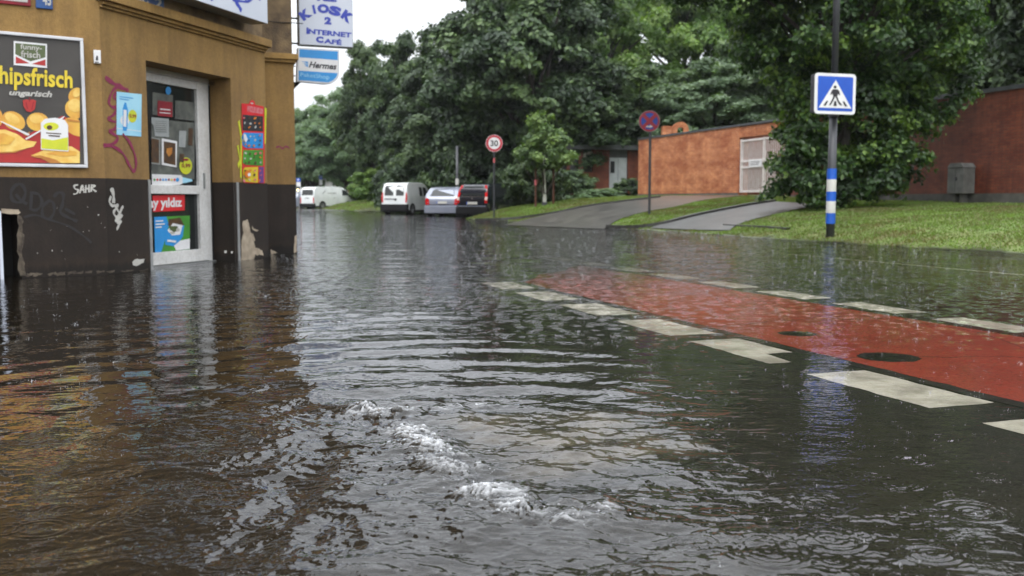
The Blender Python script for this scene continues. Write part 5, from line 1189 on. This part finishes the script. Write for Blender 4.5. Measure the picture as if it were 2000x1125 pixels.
def car(name, label, B, head, L_, W_, H_, prof, belt, paint, wheels, rw, rear, sidewins, lamps, bumper, plate, extras=None, taper=0.84, rear_taper=1.0, drop=0.0):
    """x forward from the rear face, y left; prof = side outline (x,z) going rear-bottom -> over the roof -> front-bottom"""
    z0 = tz(B.x, B.y)-drop
    t = thing(name, (B.x, B.y, z0), label, 'car', 'vehicles parked along the flooded street', rz=math.pi/2-head)
    def hw(x, z):
        k = 1 if z <= belt else 1-(1-taper)*((z-belt)/(H_-belt))**1.2
        k *= 1-0.06*max(0, (x-L_*0.8)/(L_*0.2))**2-0.03*max(0, 1-x/(L_*0.08))**2
        return W_/2*k
    # dense outline
    P_ = []
    for i in range(len(prof)-1):
        a, c_ = prof[i], prof[i+1]; n = max(1, int(math.hypot(a[0]-c_[0], a[1]-c_[1])/0.12))
        P_ += [(a[0]+(c_[0]-a[0])*s/n, a[1]+(c_[1]-a[1])*s/n) for s in range(n)]
    P_.append(prof[-1]); n = len(P_); mb = MB(); fr_ = [-1, -0.97, -0.88, -0.5, 0, 0.5, 0.88, 0.97, 1]
    zc = belt*0.75; xc = L_/2
    vs = []
    for x, z in P_:
        for f_ in fr_:
            e = 0.035*(abs(f_) == 1)+0.008*(abs(f_) == 0.97)
            dx_2 = (0.5-x/L_)*2*e*(1 if x < 0.25 or x > L_-0.25 else 0.2)
            vs.append((x+dx_2, hw(x, z)*f_, z-(e if z > H_-0.25 else 0)))
    k = len(fr_); fs_ = [(k*i+j, k*i+j+1, k*(i+1)+j+1, k*(i+1)+j) for i in range(n-1) for j in range(k-1)]
    # side skin: from outline to a mid line at each x
    zlo = min(z for _, z in prof)
    for s_, j in ((-1, 0), (1, k-1)):
        o_ = len(vs)
        cols_ = 26; rows_ = 9
        # column tops from outline
        def zt_at(x):
            best = zlo
            for (a, c_) in zip(P_, P_[1:]):
                if min(a[0], c_[0])-1e-6 <= x <= max(a[0], c_[0])+1e-6:
                    tt = 0.5 if abs(c_[0]-a[0]) < 1e-6 else (x-a[0])/(c_[0]-a[0]); best = max(best, a[1]+(c_[1]-a[1])*tt)
            return best
        x0_, x1_ = min(p[0] for p in prof)+0.02, max(p[0] for p in prof)-0.02
        for ci in range(cols_+1):
            x = x0_+(x1_-x0_)*ci/cols_; zt2 = zt_at(x)-0.02
            for ri in range(rows_+1):
                z = zlo+(zt2-zlo)*ri/rows_; vs.append((x, s_*hw(x, z), z))
        fs_ += [(o_+ci*(rows_+1)+ri, o_+(ci+1)*(rows_+1)+ri, o_+(ci+1)*(rows_+1)+ri+1, o_+ci*(rows_+1)+ri+1) for ci in range(cols_) for ri in range(rows_)]
    mb.add(vs, fs_); mb.build('body', paint, t, local=True, smooth=True)
    # dark underside and arches
    mb = MB(); mb.box(0.15, L_-0.15, -W_/2+0.06, W_/2-0.06, 0.16, zlo+0.1); 
    for xw in wheels:
        for s_ in (-1, 1):
            mb.prism([(xw+(rw+0.06)*math.cos(a), max(zlo-0.04, rw+(rw+0.06)*math.sin(a))) for a in [math.pi*i/14 for i in range(15)]], lambda p, q_, d: Vector((p, d, q_)), s_*(W_/2-0.10), s_*(W_/2+0.008))
    mb.build('underbody', M['trim'], t, local=True)
    for xw in wheels:
        for s_ in (-1, 1): wheel(t, xw, s_*(W_/2-0.08), rw, 0.2, s_)
    # rear surface mapping (fraction across, height)
    def xr(z):
        best = 0
        for a, c_ in zip(P_, P_[1:]):
            if min(a[1], c_[1]) <= z <= max(a[1], c_[1]) and a[0] < L_*0.45: best = a[0]+(c_[0]-a[0])*((z-a[1])/(c_[1]-a[1]) if abs(c_[1]-a[1]) > 1e-6 else 0); break
        return best
    def rearpoly(nm, pts, m, off=0.012, par=t):
        mb = MB(); n_ = len(pts)
        q0 = [Vector((xr(z)-off, -f_*hw(xr(z), z), z)) for f_, z in pts]; q1 = [v+Vector((0.05, 0, 0)) for v in q0]
        mb.add(q0+q1, [tuple(range(n_))]+[(i, (i+1) % n_, n_+(i+1) % n_, n_+i) for i in range(n_)]); return mb.build(nm, m, par, local=True)
    for nm, pts, m in rear: rearpoly(nm, pts, M[m])
    for pts in sidewins:
        for s_ in (-1, 1):
            mb = MB(); mb.add([(x, s_*(hw(x, z)+0.008), z) for x, z in pts], [tuple(range(len(pts)))]); mb.build('side_window', M['glass'], t, local=True)
    for f_, pts, m in lamps:
        for s_ in ((-1, 1)):
            rearpoly('tail_light', [(s_*a, z) for a, z in pts], M[m], 0.022)
    z0_, z1_, bm_ = bumper
    mb = MB(); mb.box(-0.09, 0.16, -W_/2-0.005, W_/2+0.005, z0_, z1_); mb.build('bumper', M[bm_], t, local=True, bevel=0.03)
    if plate:
        zc_, pw = plate; ob = rearpoly('number_plate', [(-pw, zc_-0.055), (pw, zc_-0.055), (pw, zc_+0.055), (-pw, zc_+0.055)], M['offwhite'], 0.026)
        rearpoly('blue_band', [(-pw, zc_-0.055), (-pw*0.86, zc_-0.055), (-pw*0.86, zc_+0.055), (-pw, zc_+0.055)], M['sign_blue'], 0.030, ob)
    for s_ in (-1, 1):
        mb = MB(); xm = L_*0.70 if extras is None else extras; mb.box(xm, xm+0.1, s_*(W_/2-0.02), s_*(W_/2+0.17), belt-0.02, belt+0.15); mb.build('mirror', M['trim'], t, local=True, bevel=0.03)
        mb = MB(); mb.box(L_*0.46, L_*0.50, s_*(W_/2)-0.01, s_*(W_/2)+0.02, belt-0.14, belt-0.11); mb.build('door_handle', M['trim'], t, local=True)
    return t, rearpoly, hw
def rearpos(px, py, Y): 
    P = AT(px, py, Y); return Vector((P.x, P.y, 0))
# small white van with two rear doors (rear centre px)
kp = [(0.05, 0.30), (0.0, 0.5), (0.02, 1.05), (0.10, 1.55), (0.20, 1.74), (0.5, 1.81), (1.6, 1.83), (2.2, 1.80), (2.45, 1.70), (2.95, 1.18), (3.3, 1.08), (3.85, 0.92), (3.99, 0.72), (4.0, 0.40), (3.95, 0.28)]
car('parked_van', 'small white van with two dark rear windows, left of the silver hatchback', rearpos(770, 400, 56), rad(21), 4.0, 1.66, 1.83, kp, 1.0, M['carwhite'], (0.62, 3.25), 0.30,
    [('rear_window', [(-0.78, 1.08), (-0.08, 1.08), (-0.08, 1.60), (-0.16, 1.66), (-0.72, 1.64), (-0.80, 1.55)], 'glass'), ('rear_window', [(0.12, 1.08), (0.74, 1.08), (0.76, 1.55), (0.68, 1.64), (0.22, 1.66), (0.12, 1.60)], 'glass'),
     ('door_seam', [(0.015, 0.55), (0.03, 0.55), (0.03, 1.74), (0.015, 1.74)], 'trim'), ('latch', [(-0.75, 0.86), (0.2, 0.86), (0.2, 0.90), (-0.75, 0.92)], 'trim'), ('latch', [(0.02, 0.80), (0.16, 0.80), (0.16, 0.92), (0.02, 0.92)], 'trim')],
    [[(1.55, 1.06), (1.95, 1.06), (1.90, 1.56), (1.55, 1.58)], [(2.05, 1.06), (2.85, 1.06), (2.38, 1.55), (2.05, 1.57)]],
    [(0, [(0.86, 0.70), (0.97, 0.70), (1.0, 1.0), (0.97, 1.28), (0.90, 1.22)], 'lampred')], (0.22, 0.60, 'trim'), None, 2.45, taper=0.86)
# silver estate
sp_ = [(0.05, 0.32), (0.0, 0.5), (-0.02, 0.72), (0.05, 0.98), (0.45, 1.33), (0.75, 1.44), (1.5, 1.49), (2.3, 1.45), (3.0, 1.05), (3.6, 0.95), (4.05, 0.85), (4.2, 0.65), (4.2, 0.35), (4.1, 0.25)]
car('parked_car', 'silver hatchback seen from behind, left of the black hatchback', rearpos(863, 400, 48.5), rad(9), 4.2, 1.72, 1.49, sp_, 0.96, M['carsilver'], (0.8, 3.35), 0.30,
    [('rear_window', [(-0.72, 1.02), (0.72, 1.02), (0.68, 1.32), (0.5, 1.37), (-0.5, 1.37), (-0.68, 1.32)], 'glass'), ('boot_seam', [(-0.8, 0.60), (0.8, 0.60), (0.8, 0.615), (-0.8, 0.615)], 'trim')],
    [[(0.6, 1.0), (1.35, 1.0), (1.35, 1.38), (0.95, 1.36)], [(1.42, 1.0), (2.75, 1.0), (2.25, 1.37), (1.42, 1.40)]],
    [(0, [(0.74, 0.62), (0.97, 0.60), (0.99, 0.86), (0.92, 0.95), (0.76, 0.88)], 'lampred')], (0.20, 0.56, 'carsilver'), (0.72, 0.30), 2.5)
# black hatchback
bp_ = [(0.06, 0.32), (0.0, 0.5), (0.0, 0.9), (0.10, 1.28), (0.22, 1.50), (0.45, 1.57), (1.4, 1.60), (2.1, 1.56), (2.35, 1.48), (2.85, 1.08), (3.3, 0.98), (3.6, 0.80), (3.68, 0.55), (3.66, 0.3)]
car('parked_car', 'black hatchback with tall red tail lights, nearest parked car beside the 30 sign', rearpos(922, 400, 45), rad(27), 3.68, 1.62, 1.60, bp_, 0.98, M['carblack'], (0.62, 2.95), 0.29,
    [('rear_window', [(-0.74, 1.04), (0.74, 1.04), (0.70, 1.46), (-0.70, 1.46)], 'glass'), ('chrome_strip', [(-0.78, 0.98), (0.78, 0.98), (0.78, 1.0), (-0.78, 1.0)], 'chrome'), ('badge', ell(0.0, 0.90, 0.05, 0.04, 12), 'chrome'),
     ('bumper_strip', [(-0.9, 0.55), (0.9, 0.55), (0.9, 0.585), (-0.9, 0.585)], 'carsilver')],
    [[(0.35, 1.04), (0.95, 1.04), (0.95, 1.46), (0.5, 1.44)], [(1.02, 1.04), (1.75, 1.04), (1.75, 1.49), (1.02, 1.48)], [(1.82, 1.04), (2.72, 1.04), (2.25, 1.43), (1.82, 1.48)]],
    [(0, [(0.84, 0.98), (0.98, 0.98), (0.99, 1.25), (0.95, 1.50), (0.80, 1.50)], 'lampred'), (0, [(0.82, 0.84), (0.99, 0.84), (0.99, 0.98), (0.84, 0.98)], 'lampclear'), (0, [(0.84, 0.70), (0.99, 0.70), (0.99, 0.84), (0.82, 0.84)], 'lampred')], (0.20, 0.54, 'trim'), (0.70, 0.34), 2.1, taper=0.82)
# far white transporter
tp = [(0.03, 0.32), (0.0, 0.5), (0.02, 1.1), (0.12, 1.7), (0.25, 1.90), (0.6, 1.96), (3.0, 1.97), (3.45, 1.90), (4.25, 1.25), (4.75, 1.05), (4.88, 0.8), (4.89, 0.45), (4.85, 0.3)]
tv, rp2, hw2 = car('parked_van', 'large white panel van farthest left, next to the building edge', rearpos(600, 400, 88), rad(39), 4.89, 1.9, 1.97, tp, 1.12, M['carwhite'], (0.95, 3.95), 0.33,
    [('rear_window', [(-0.85, 1.22), (0.85, 1.22), (0.80, 1.72), (-0.80, 1.72)], 'glass'), ('badge', ell(0.0, 1.0, 0.06, 0.06, 12), 'chrome'), ('latch', [(-0.3, 0.93), (0.3, 0.93), (0.3, 0.98), (-0.3, 0.98)], 'trim')],
    [[(3.25, 1.2), (4.2, 1.2), (3.75, 1.62), (3.5, 1.72), (3.25, 1.72)]],
    [(0, [(0.88, 0.55), (0.99, 0.55), (0.99, 1.05), (0.88, 1.05)], 'lampred')], (0.22, 0.50, 'trim'), None, 4.0, taper=0.90)
mb = MB(); yy = -0.962; mb.add([(0.95, yy*0.985, 1.35), (1.05, yy*0.985, 1.35), (1.35, yy*0.97, 1.65), (1.25, yy*0.97, 1.65)], [(0, 1, 2, 3)]); mb.build('side_logo', M['polegrey'], tv, local=True)
mb = MB(); [mb.box(1.6+0.14*k, 1.69+0.14*k, yy*0.985-0.003, yy*0.985, 1.36, 1.44) for k in range(7)]; mb.build('side_lettering', M['polegrey'], tv, local=True)
# silver car mostly behind the building edge
sv = car('parked_car', 'pale car almost hidden behind the building edge beside the far van', rearpos(566, 400, 91), rad(39), 4.2, 1.72, 1.49, sp_, 0.96, M['carsilver'], (0.8, 3.35), 0.30,
    [('rear_window', [(-0.72, 1.02), (0.72, 1.02), (0.6, 1.37), (-0.6, 1.37)], 'glass')], [], [(0, [(0.74, 0.62), (0.97, 0.60), (0.99, 0.86), (0.76, 0.88)], 'lampred')], (0.20, 0.56, 'carsilver'), None, 2.5)
B = AT(582.5, 371, 130); hl = thing('headlight', B, 'small lit headlight of a distant car beside the building edge', 'light')
bm = bmesh.new(); bmesh.ops.create_icosphere(bm, subdivisions=2, radius=0.16); me = bpy.data.meshes.new('lamp'); bm.to_mesh(me); bm.free(); me.materials.append(M['lit']); o = bpy.data.objects.new('lamp', me); C.objects.link(o); o.parent = hl

# ================================================================== TREES
def crown_mesh(blobs, ncl, per, cr, ls, seed, flat=0.55, shell=0.45, up=0.5):
    g = np.random.RandomState(seed); vol = np.array([b[3]*b[4]*b[5] for b in blobs]) ** 0.75; pr_ = vol/vol.sum()
    bi = g.choice(len(blobs), ncl, p=pr_); Bb = np.array(blobs)[bi]
    d = g.normal(size=(ncl, 3)); d /= np.linalg.norm(d, axis=1)[:, None]
    rr_ = (shell+(1-shell)*g.rand(ncl)**0.6)*(0.88+0.22*g.rand(ncl))
    Cc = Bb[:, :3]+d*Bb[:, 3:6]*rr_[:, None]
    crs = cr*(0.6+0.8*g.rand(ncl)); cnt = np.maximum(8, (per*(crs/cr)**2).astype(int)); idx = np.repeat(np.arange(ncl), cnt); n = len(idx)
    o = g.normal(size=(n, 3)); o /= np.linalg.norm(o, axis=1)[:, None]; od = o.copy(); o *= (g.rand(n)**0.45*(0.75+0.35*g.rand(n)))[:, None]; rad_o = np.linalg.norm(o[:, :2], axis=1)
    o[:, 2] = o[:, 2]*flat-0.30*rad_o**2
    tilt = g.normal(size=(ncl, 3))*0.35; o[:, 2] += (o[:, :2]*tilt[idx, :2]).sum(1)
    P = Cc[idx]+o*crs[idx][:, None]
    nn_ = g.normal(size=(n, 3))*0.42+d[idx]*0.25+od*0.75; nn_[:, 2] += up*0.6; nn_ /= np.linalg.norm(nn_, axis=1)[:, None]
    a = g.normal(size=(n, 3)); u = np.cross(nn_, a); u /= np.linalg.norm(u, axis=1)[:, None]; v = np.cross(nn_, u)
    s = ls*(0.55+0.8*g.rand(n))[:, None]
    V = np.stack([P-u*s*0.55, P+v*s*0.34+u*s*0.08, P+u*s*0.55-nn_*s*0.12, P-v*s*0.34+u*s*0.08], 1).reshape(-1, 3)
    tone = np.clip(0.5+0.20*g.randn(ncl)[idx]+0.20*g.randn(n), 0, 1)
    return V, np.arange(4*n).reshape(-1, 4), np.repeat(tone, 4), Cc
def make_tree(name, label, cat, loc, blobs, ncl, per, cr, ls, seed, lm, trunk, nl=14, group=None, tm='bark', **kw):
    V, Qd, tone, Cc = crown_mesh(blobs, ncl, per, cr, ls, seed, **kw)
    t = thing(name, loc, label, cat, group)
    npmesh('crown', V, Qd, {'leafv': ('POINT', tone)}, M[lm], smooth=False, parent=t)
    g = random.Random(seed); r0, hgt, sway = trunk; mb = MB(); pts = [(sway*math.sin(k*0.9)*0.3, sway*math.cos(k*0.7)*0.2-0.2*sway, -0.3+hgt*k/7) for k in range(8)]
    mb.tube(pts, [r0*(1.25 if k == 0 else 1)*(1-0.085*k) for k in range(8)], 12)
    lb_ = MB()
    order = sorted(range(len(Cc)), key=lambda i: g.random())[:nl]
    for i in order:
        c_ = Vector(Cc[i]); k = g.uniform(0.35, 0.98); s_ = Vector(pts[int(k*7)]); 
        if c_.z < s_.z: s_ = Vector(pts[2])
        m_ = s_.lerp(c_, 0.5)+Vector((g.uniform(-.3, .3), g.uniform(-.3, .3), 0.25*(c_-s_).length*0.3))
        lb_.tube([s_, s_.lerp(m_, 0.6), m_, m_.lerp(c_, 0.6), c_], [r0*0.42, r0*0.32, r0*0.24, r0*0.14, r0*0.05], 6, cap=False)
    mb.build('trunk', M[tm], t, local=True, smooth=True); lb_.build('limbs', M['bark'], t, local=True, smooth=True)
    return t
def plant(src, X, Y, s, rz, label, z=None, first=[set()], lm=None, cat='tree', group='trees behind the street'):
    c_ = src if src.name not in first[0] else copy_tree(src)
    first[0].add(src.name)
    c_.location = (X, Y, (tz(X, Y) if z is None else z)-0.1); c_.scale = s if hasattr(s, '__len__') else (s, s, s); c_.rotation_euler = (0, 0, rz)
    tag(c_, label, cat, group)
    if lm:
        for ch in c_.children:
            if ch.name.startswith('crown'): ch.material_slots[0].link = 'OBJECT'; ch.material_slots[0].material = M[lm]
    return c_
broad = make_tree('broadleaf_tree', '', 'tree', (0, 0, 0), [(0, 0, 7.0, 4.4, 4.4, 3.6), (0.3, 0, 10.2, 3.3, 3.3, 2.9), (-0.6, 0.2, 4.6, 3.7, 3.7, 1.9)], 200, 420, 0.86, 0.23, 21, 'leaf_dark', (0.30, 7.5, 0.5), 30, shell=0.55)
airy = make_tree('airy_tree', '', 'tree', (0, 0, 0), [(0, 0, 7.5, 4.2, 4.2, 4.0), (-0.8, 0.3, 11.0, 3.0, 3.0, 2.8), (0.5, 0, 4.6, 3.6, 3.6, 2.0)], 170, 300, 0.78, 0.22, 33, 'leaf_light', (0.24, 8, 0.8), 30, shell=0.5)
bush = make_tree('broad_shrub', '', 'shrub', (0, 0, 0), [(0, 0, 1.5, 2.0, 1.6, 1.5)], 120, 220, 0.42, 0.16, 5, 'leaf_dark', (0.05, 1.0, 0.2), 10, shell=0.5)
def X_(px, Y): return AT(px, 390, Y).x
PI = math.pi
# the big dark chestnut-like mass in the middle
plant(broad, X_(1035, 56), 56, (1.25, 1.25, 1.12), 0.4, 'tallest dark tree in the middle, rising behind the 30 sign', lm='leaf_dark')
plant(broad, X_(880, 64), 64, (0.9, 0.9, 0.78), 2.1, 'dark tree directly above the black hatchback', lm='leaf_dark')
plant(broad, X_(805, 74), 74, (0.82, 0.9, 0.92), 3.6, 'dark tree left of the tallest one, above the small white van', lm='leaf_mid')
plant(broad, X_(732, 84), 84, (0.72, 0.8, 1.0), 5.0, 'dark tree with upright top just right of the courier sign', lm='leaf_mid')
plant(broad, X_(672, 100), 100, (1.0, 1, 0.85), 1.2, 'hazy tree above the right end of the far white van', lm='leaf_far')
plant(broad, X_(604, 112), 112, (1.0, 1, 0.80), 4.4, 'hazy tree right beside the building edge below the courier sign', lm='leaf_far')
plant(broad, X_(640, 145), 145, (1.2, 1.2, 0.95), 0.9, 'faint pale tree far down the street', lm='leaf_far')
plant(broad, X_(560, 140), 140, (1.2, 1.2, 0.95), 2.9, 'pale far tree mostly hidden behind the corner building', lm='leaf_far')
plant(airy, X_(1180, 66), 66, (1.15, 1.15, 1.22), 0.3, 'light green tree right of the tallest dark tree', lm='leaf_light')
plant(airy, X_(1310, 74), 74, (1.25, 1.2, 1.35), 2.5, 'light green airy tree with sky gaps above the no stopping sign', lm='leaf_light')
plant(airy, X_(1420, 70), 70, (1.1, 1.1, 1.2), 4.2, 'light green airy tree behind the orange wall near the gate', lm='leaf_light')
plant(broad, X_(1120, 58), 58, (0.9, 0.9, 0.62), 1.9, 'lower dark tree above the brick building windows', lm='leaf_dark')
plant(broad, X_(1240, 60), 60, (1.0, 1, 0.60), 5.3, 'mid green tree directly behind the no stopping sign', lm='leaf_mid')
plant(broad, X_(1390, 55), 55, (0.95, 0.9, 0.56), 3.1, 'grey green tree overhanging the orange brick wall', lm='leaf_far')
plant(broad, X_(1480, 60), 60, (1.0, 1.0, 0.72), 0.2, 'dark tree behind the gate', lm='leaf_mid')
plant(broad, X_(1800, 46), 46, (1.2, 1.2, 1.15), 1.0, 'dark tree over the dark red wall right of the leafy tree', lm='leaf_dark')
plant(broad, X_(1960, 42), 42, (1.1, 1.1, 1.05), 2.2, 'dark tree over the dark red wall at the right edge', lm='leaf_dark')
plant(broad, X_(2110, 36), 36, (1.1, 1.1, 1.1), 4.0, 'dark tree beyond the right edge over the wall', lm='leaf_dark')
plant(broad, X_(1660, 52), 52, (1.0, 1.0, 0.9), 5.5, 'dark tree behind the leafy tree and the wall', lm='leaf_mid')
# shrubs along the back of the verge
for i, (px_, Y, s, lab, lmm) in enumerate(((840, 64, (1.5, 1.2, 1.25), 'dark shrub behind the silver hatchback', 'leaf_mid'), (780, 70, (1.6, 1.2, 1.35), 'dark shrub behind the small white van', 'leaf_dark'),
        (745, 84, (1.3, 1.2, 1.0), 'bright green shrub beside the far brick building', 'leaf_light'), (900, 60, (1.5, 1.2, 1.5), 'dark shrub between the silver and black cars', 'leaf_mid'), (960, 56, (1.3, 1.2, 1.4), 'dark shrub right of the black hatchback roof', 'leaf_dark'),
        (1010, 52, (0.5, 0.5, 0.85), 'leafy green shrub left of the staked sapling', 'leaf_mid'), (1047, 44.5, (0.76, 0.8, 0.80), 'leafy green shrub right behind the staked sapling', 'leaf_mid'),
        (1108, 50, (0.8, 0.8, 0.62), 'dark low shrub under the brick building windows', 'leaf_dark'), (1180, 48.5, (0.9, 0.7, 0.26), 'low ground plants in front of the pale door', 'leaf_far'), (1236, 49, (0.5, 0.5, 0.38), 'small bush at the left end of the orange wall', 'leaf_dark'),
         (715, 92, (1.0, 1, 0.5), 'low bush on the grass between the two white vans', 'leaf_light'))):
    X = X_(px_, Y); plant(bush, X, Y, s, i*1.7, lab, lm=lmm, cat='shrub', group='shrubs behind the parked cars')
# staked sapling
B = T(1063, 402)
sap = make_tree('staked_sapling', 'young light green tree with whitened trunk between two brown stakes', 'tree', B, [(0.0, 0, 2.1, 1.35, 1.1, 0.5), (0.0, 0, 2.7, 1.05, 0.9, 0.6), (-0.12, 0, 3.4, 0.5, 0.45, 0.5)], 125, 62, 0.27, 0.13, 9, 'leaf_sap', (0.085, 2.4, 0.05), 9, tm='whitebark', flat=0.6)
kk = 1.0
mb = MB()
for s_ in (-0.36, 0.38): mb.tube([(s_, 0, -0.2), (s_, 0, 1.78)], 0.045, 8)
mb.tube([(-0.4, 0, 1.75), (0.42, 0, 1.76)], 0.035, 8); mb.build('stakes', M['wood'], sap, local=True)
mb = MB(); mb.box(-0.1, 0.12, -0.1, 0.1, 0, 0.16); mb.build('watering_collar', M['pole'], sap, local=True, bevel=0.02)
mb = MB(); mb.tube([(-0.36, 0, 0.85), (-0.36, 0, 1.08)], 0.052, 8); mb.build('reflector', M['pinkp'], sap, local=True)

# near leafy tree on the right bank
Pn = AT(1640, 400, 26.5); zz = tz(Pn.x, Pn.y)
near_t = make_tree('leafy_tree', 'large leafy tree hanging down to the bank behind the crossing sign pole', 'tree', (Pn.x, Pn.y, zz),
    [(-0.1, 0, 0.95, 2.0, 1.5, 0.95), (0.2, 0, 2.5, 2.1, 1.7, 1.3), (0.0, -0.5, 1.6, 1.9, 0.9, 1.3), (0.3, -0.1, 4.6, 3.3, 2.4, 1.5), (-0.2, 0, 7.0, 3.6, 3.2, 2.0), (0, 0, 9.6, 3.2, 3.0, 2.2), (-3.4, 0, 6.2, 1.9, 1.5, 0.8), (2.4, 0.2, 3.3, 1.15, 0.9, 0.8)],
    1000, 175, 0.42, 0.13, 44, 'leaf_near', (0.16, 9.0, 0.3), 46, flat=0.6, shell=0.6, up=0.7)

# ================================================================== CAMERA, LIGHT, WORLD
HAZE = 0.00018
cd = bpy.data.cameras.new('camera'); cam = bpy.data.objects.new('camera', cd); C.objects.link(cam)
cam.location = (0, 0, H); cam.rotation_euler = (math.pi/2-PITCH, 0, 0); cd.sensor_width = 36; cd.lens = 35; cd.clip_end = 2000; cd.clip_start = 0.05
cd.dof.use_dof = True; cd.dof.focus_distance = 3.7; cd.dof.aperture_fstop = 4.5
sc = bpy.context.scene; sc.camera = cam
sc.render.resolution_x = 1024; sc.render.resolution_y = 576
wd = bpy.data.worlds.new('World'); sc.world = wd; wd.use_nodes = True; nt = wd.node_tree; bg = nt.nodes['Background']
EL, AZ = rad(58), rad(200)
sky = nt.nodes.new('ShaderNodeTexSky'); sky.sky_type = 'NISHITA'; sky.sun_disc = False; sky.sun_elevation = EL; sky.sun_rotation = AZ
sky.air_density = 1.0; sky.dust_density = 6.0; sky.ozone_density = 1.0
hsv = nt.nodes.new('ShaderNodeHueSaturation'); hsv.inputs['Saturation'].default_value = 0.22; nt.links.new(sky.outputs[0], hsv.inputs['Color'])
mx = nt.nodes.new('ShaderNodeMix'); mx.data_type = 'RGBA'; mx.inputs[0].default_value = 0.6; mx.inputs[7].default_value = (15.2, 15.7, 16.4, 1)
nt.links.new(hsv.outputs[0], mx.inputs[6]); tcw = nt.nodes.new('ShaderNodeTexCoord'); sxw = nt.nodes.new('ShaderNodeSeparateXYZ'); nt.links.new(tcw.outputs['Generated'], sxw.inputs[0])
mrw = nt.nodes.new('ShaderNodeMapRange'); mrw.inputs['To Min'].default_value = 0.80; mrw.inputs['To Max'].default_value = 3.1; nt.links.new(sxw.outputs['Z'], mrw.inputs['Value'])
mlw = nt.nodes.new('ShaderNodeVectorMath'); mlw.operation = 'SCALE'; nt.links.new(mx.outputs[2], mlw.inputs[0]); nt.links.new(mrw.outputs[0], mlw.inputs['Scale']); nt.links.new(mlw.outputs[0], bg.inputs['Color']); bg.inputs['Strength'].default_value = 0.10
sl = bpy.data.lights.new('sun', 'SUN'); sl.energy = 0.6; sl.angle = rad(25); sl.color = (1, 0.97, 0.92); so = bpy.data.objects.new('sun', sl); C.objects.link(so)
so.rotation_euler = (math.pi/2-EL, 0, math.pi-AZ)
vs_ = sc.view_settings; vs_.view_transform = 'Standard'; vs_.look = 'None'; vs_.exposure = 0.10; vs_.gamma = 1.0; vs_.use_curve_mapping = False
if hasattr(sc, 'cycles'):
    sc.cycles.transparent_max_bounces = 12; sc.cycles.max_bounces = 8; sc.cycles.caustics_reflective = False; sc.cycles.caustics_refractive = True
mb = MB(); mb.box(-170, 170, -45, 230, -1.5, 32); hz_ = mb.build('haze', M['ground']); tag(hz_, 'thin grey rain haze filling the air along the street', 'haze', kind='stuff')
hm = bpy.data.materials.new('rain_haze'); hm.use_nodes = True; hn = hm.node_tree; hn.nodes.remove(hn.nodes['Principled BSDF']); pv_ = hn.nodes.new('ShaderNodeVolumePrincipled')
pv_.inputs['Color'].default_value = (0.9, 0.94, 1.0, 1); pv_.inputs['Density'].default_value = HAZE; hn.links.new(pv_.outputs[0], hn.nodes['Material Output'].inputs['Volume']); hz_.data.materials[0] = hm
bpy.context.view_layer.update()
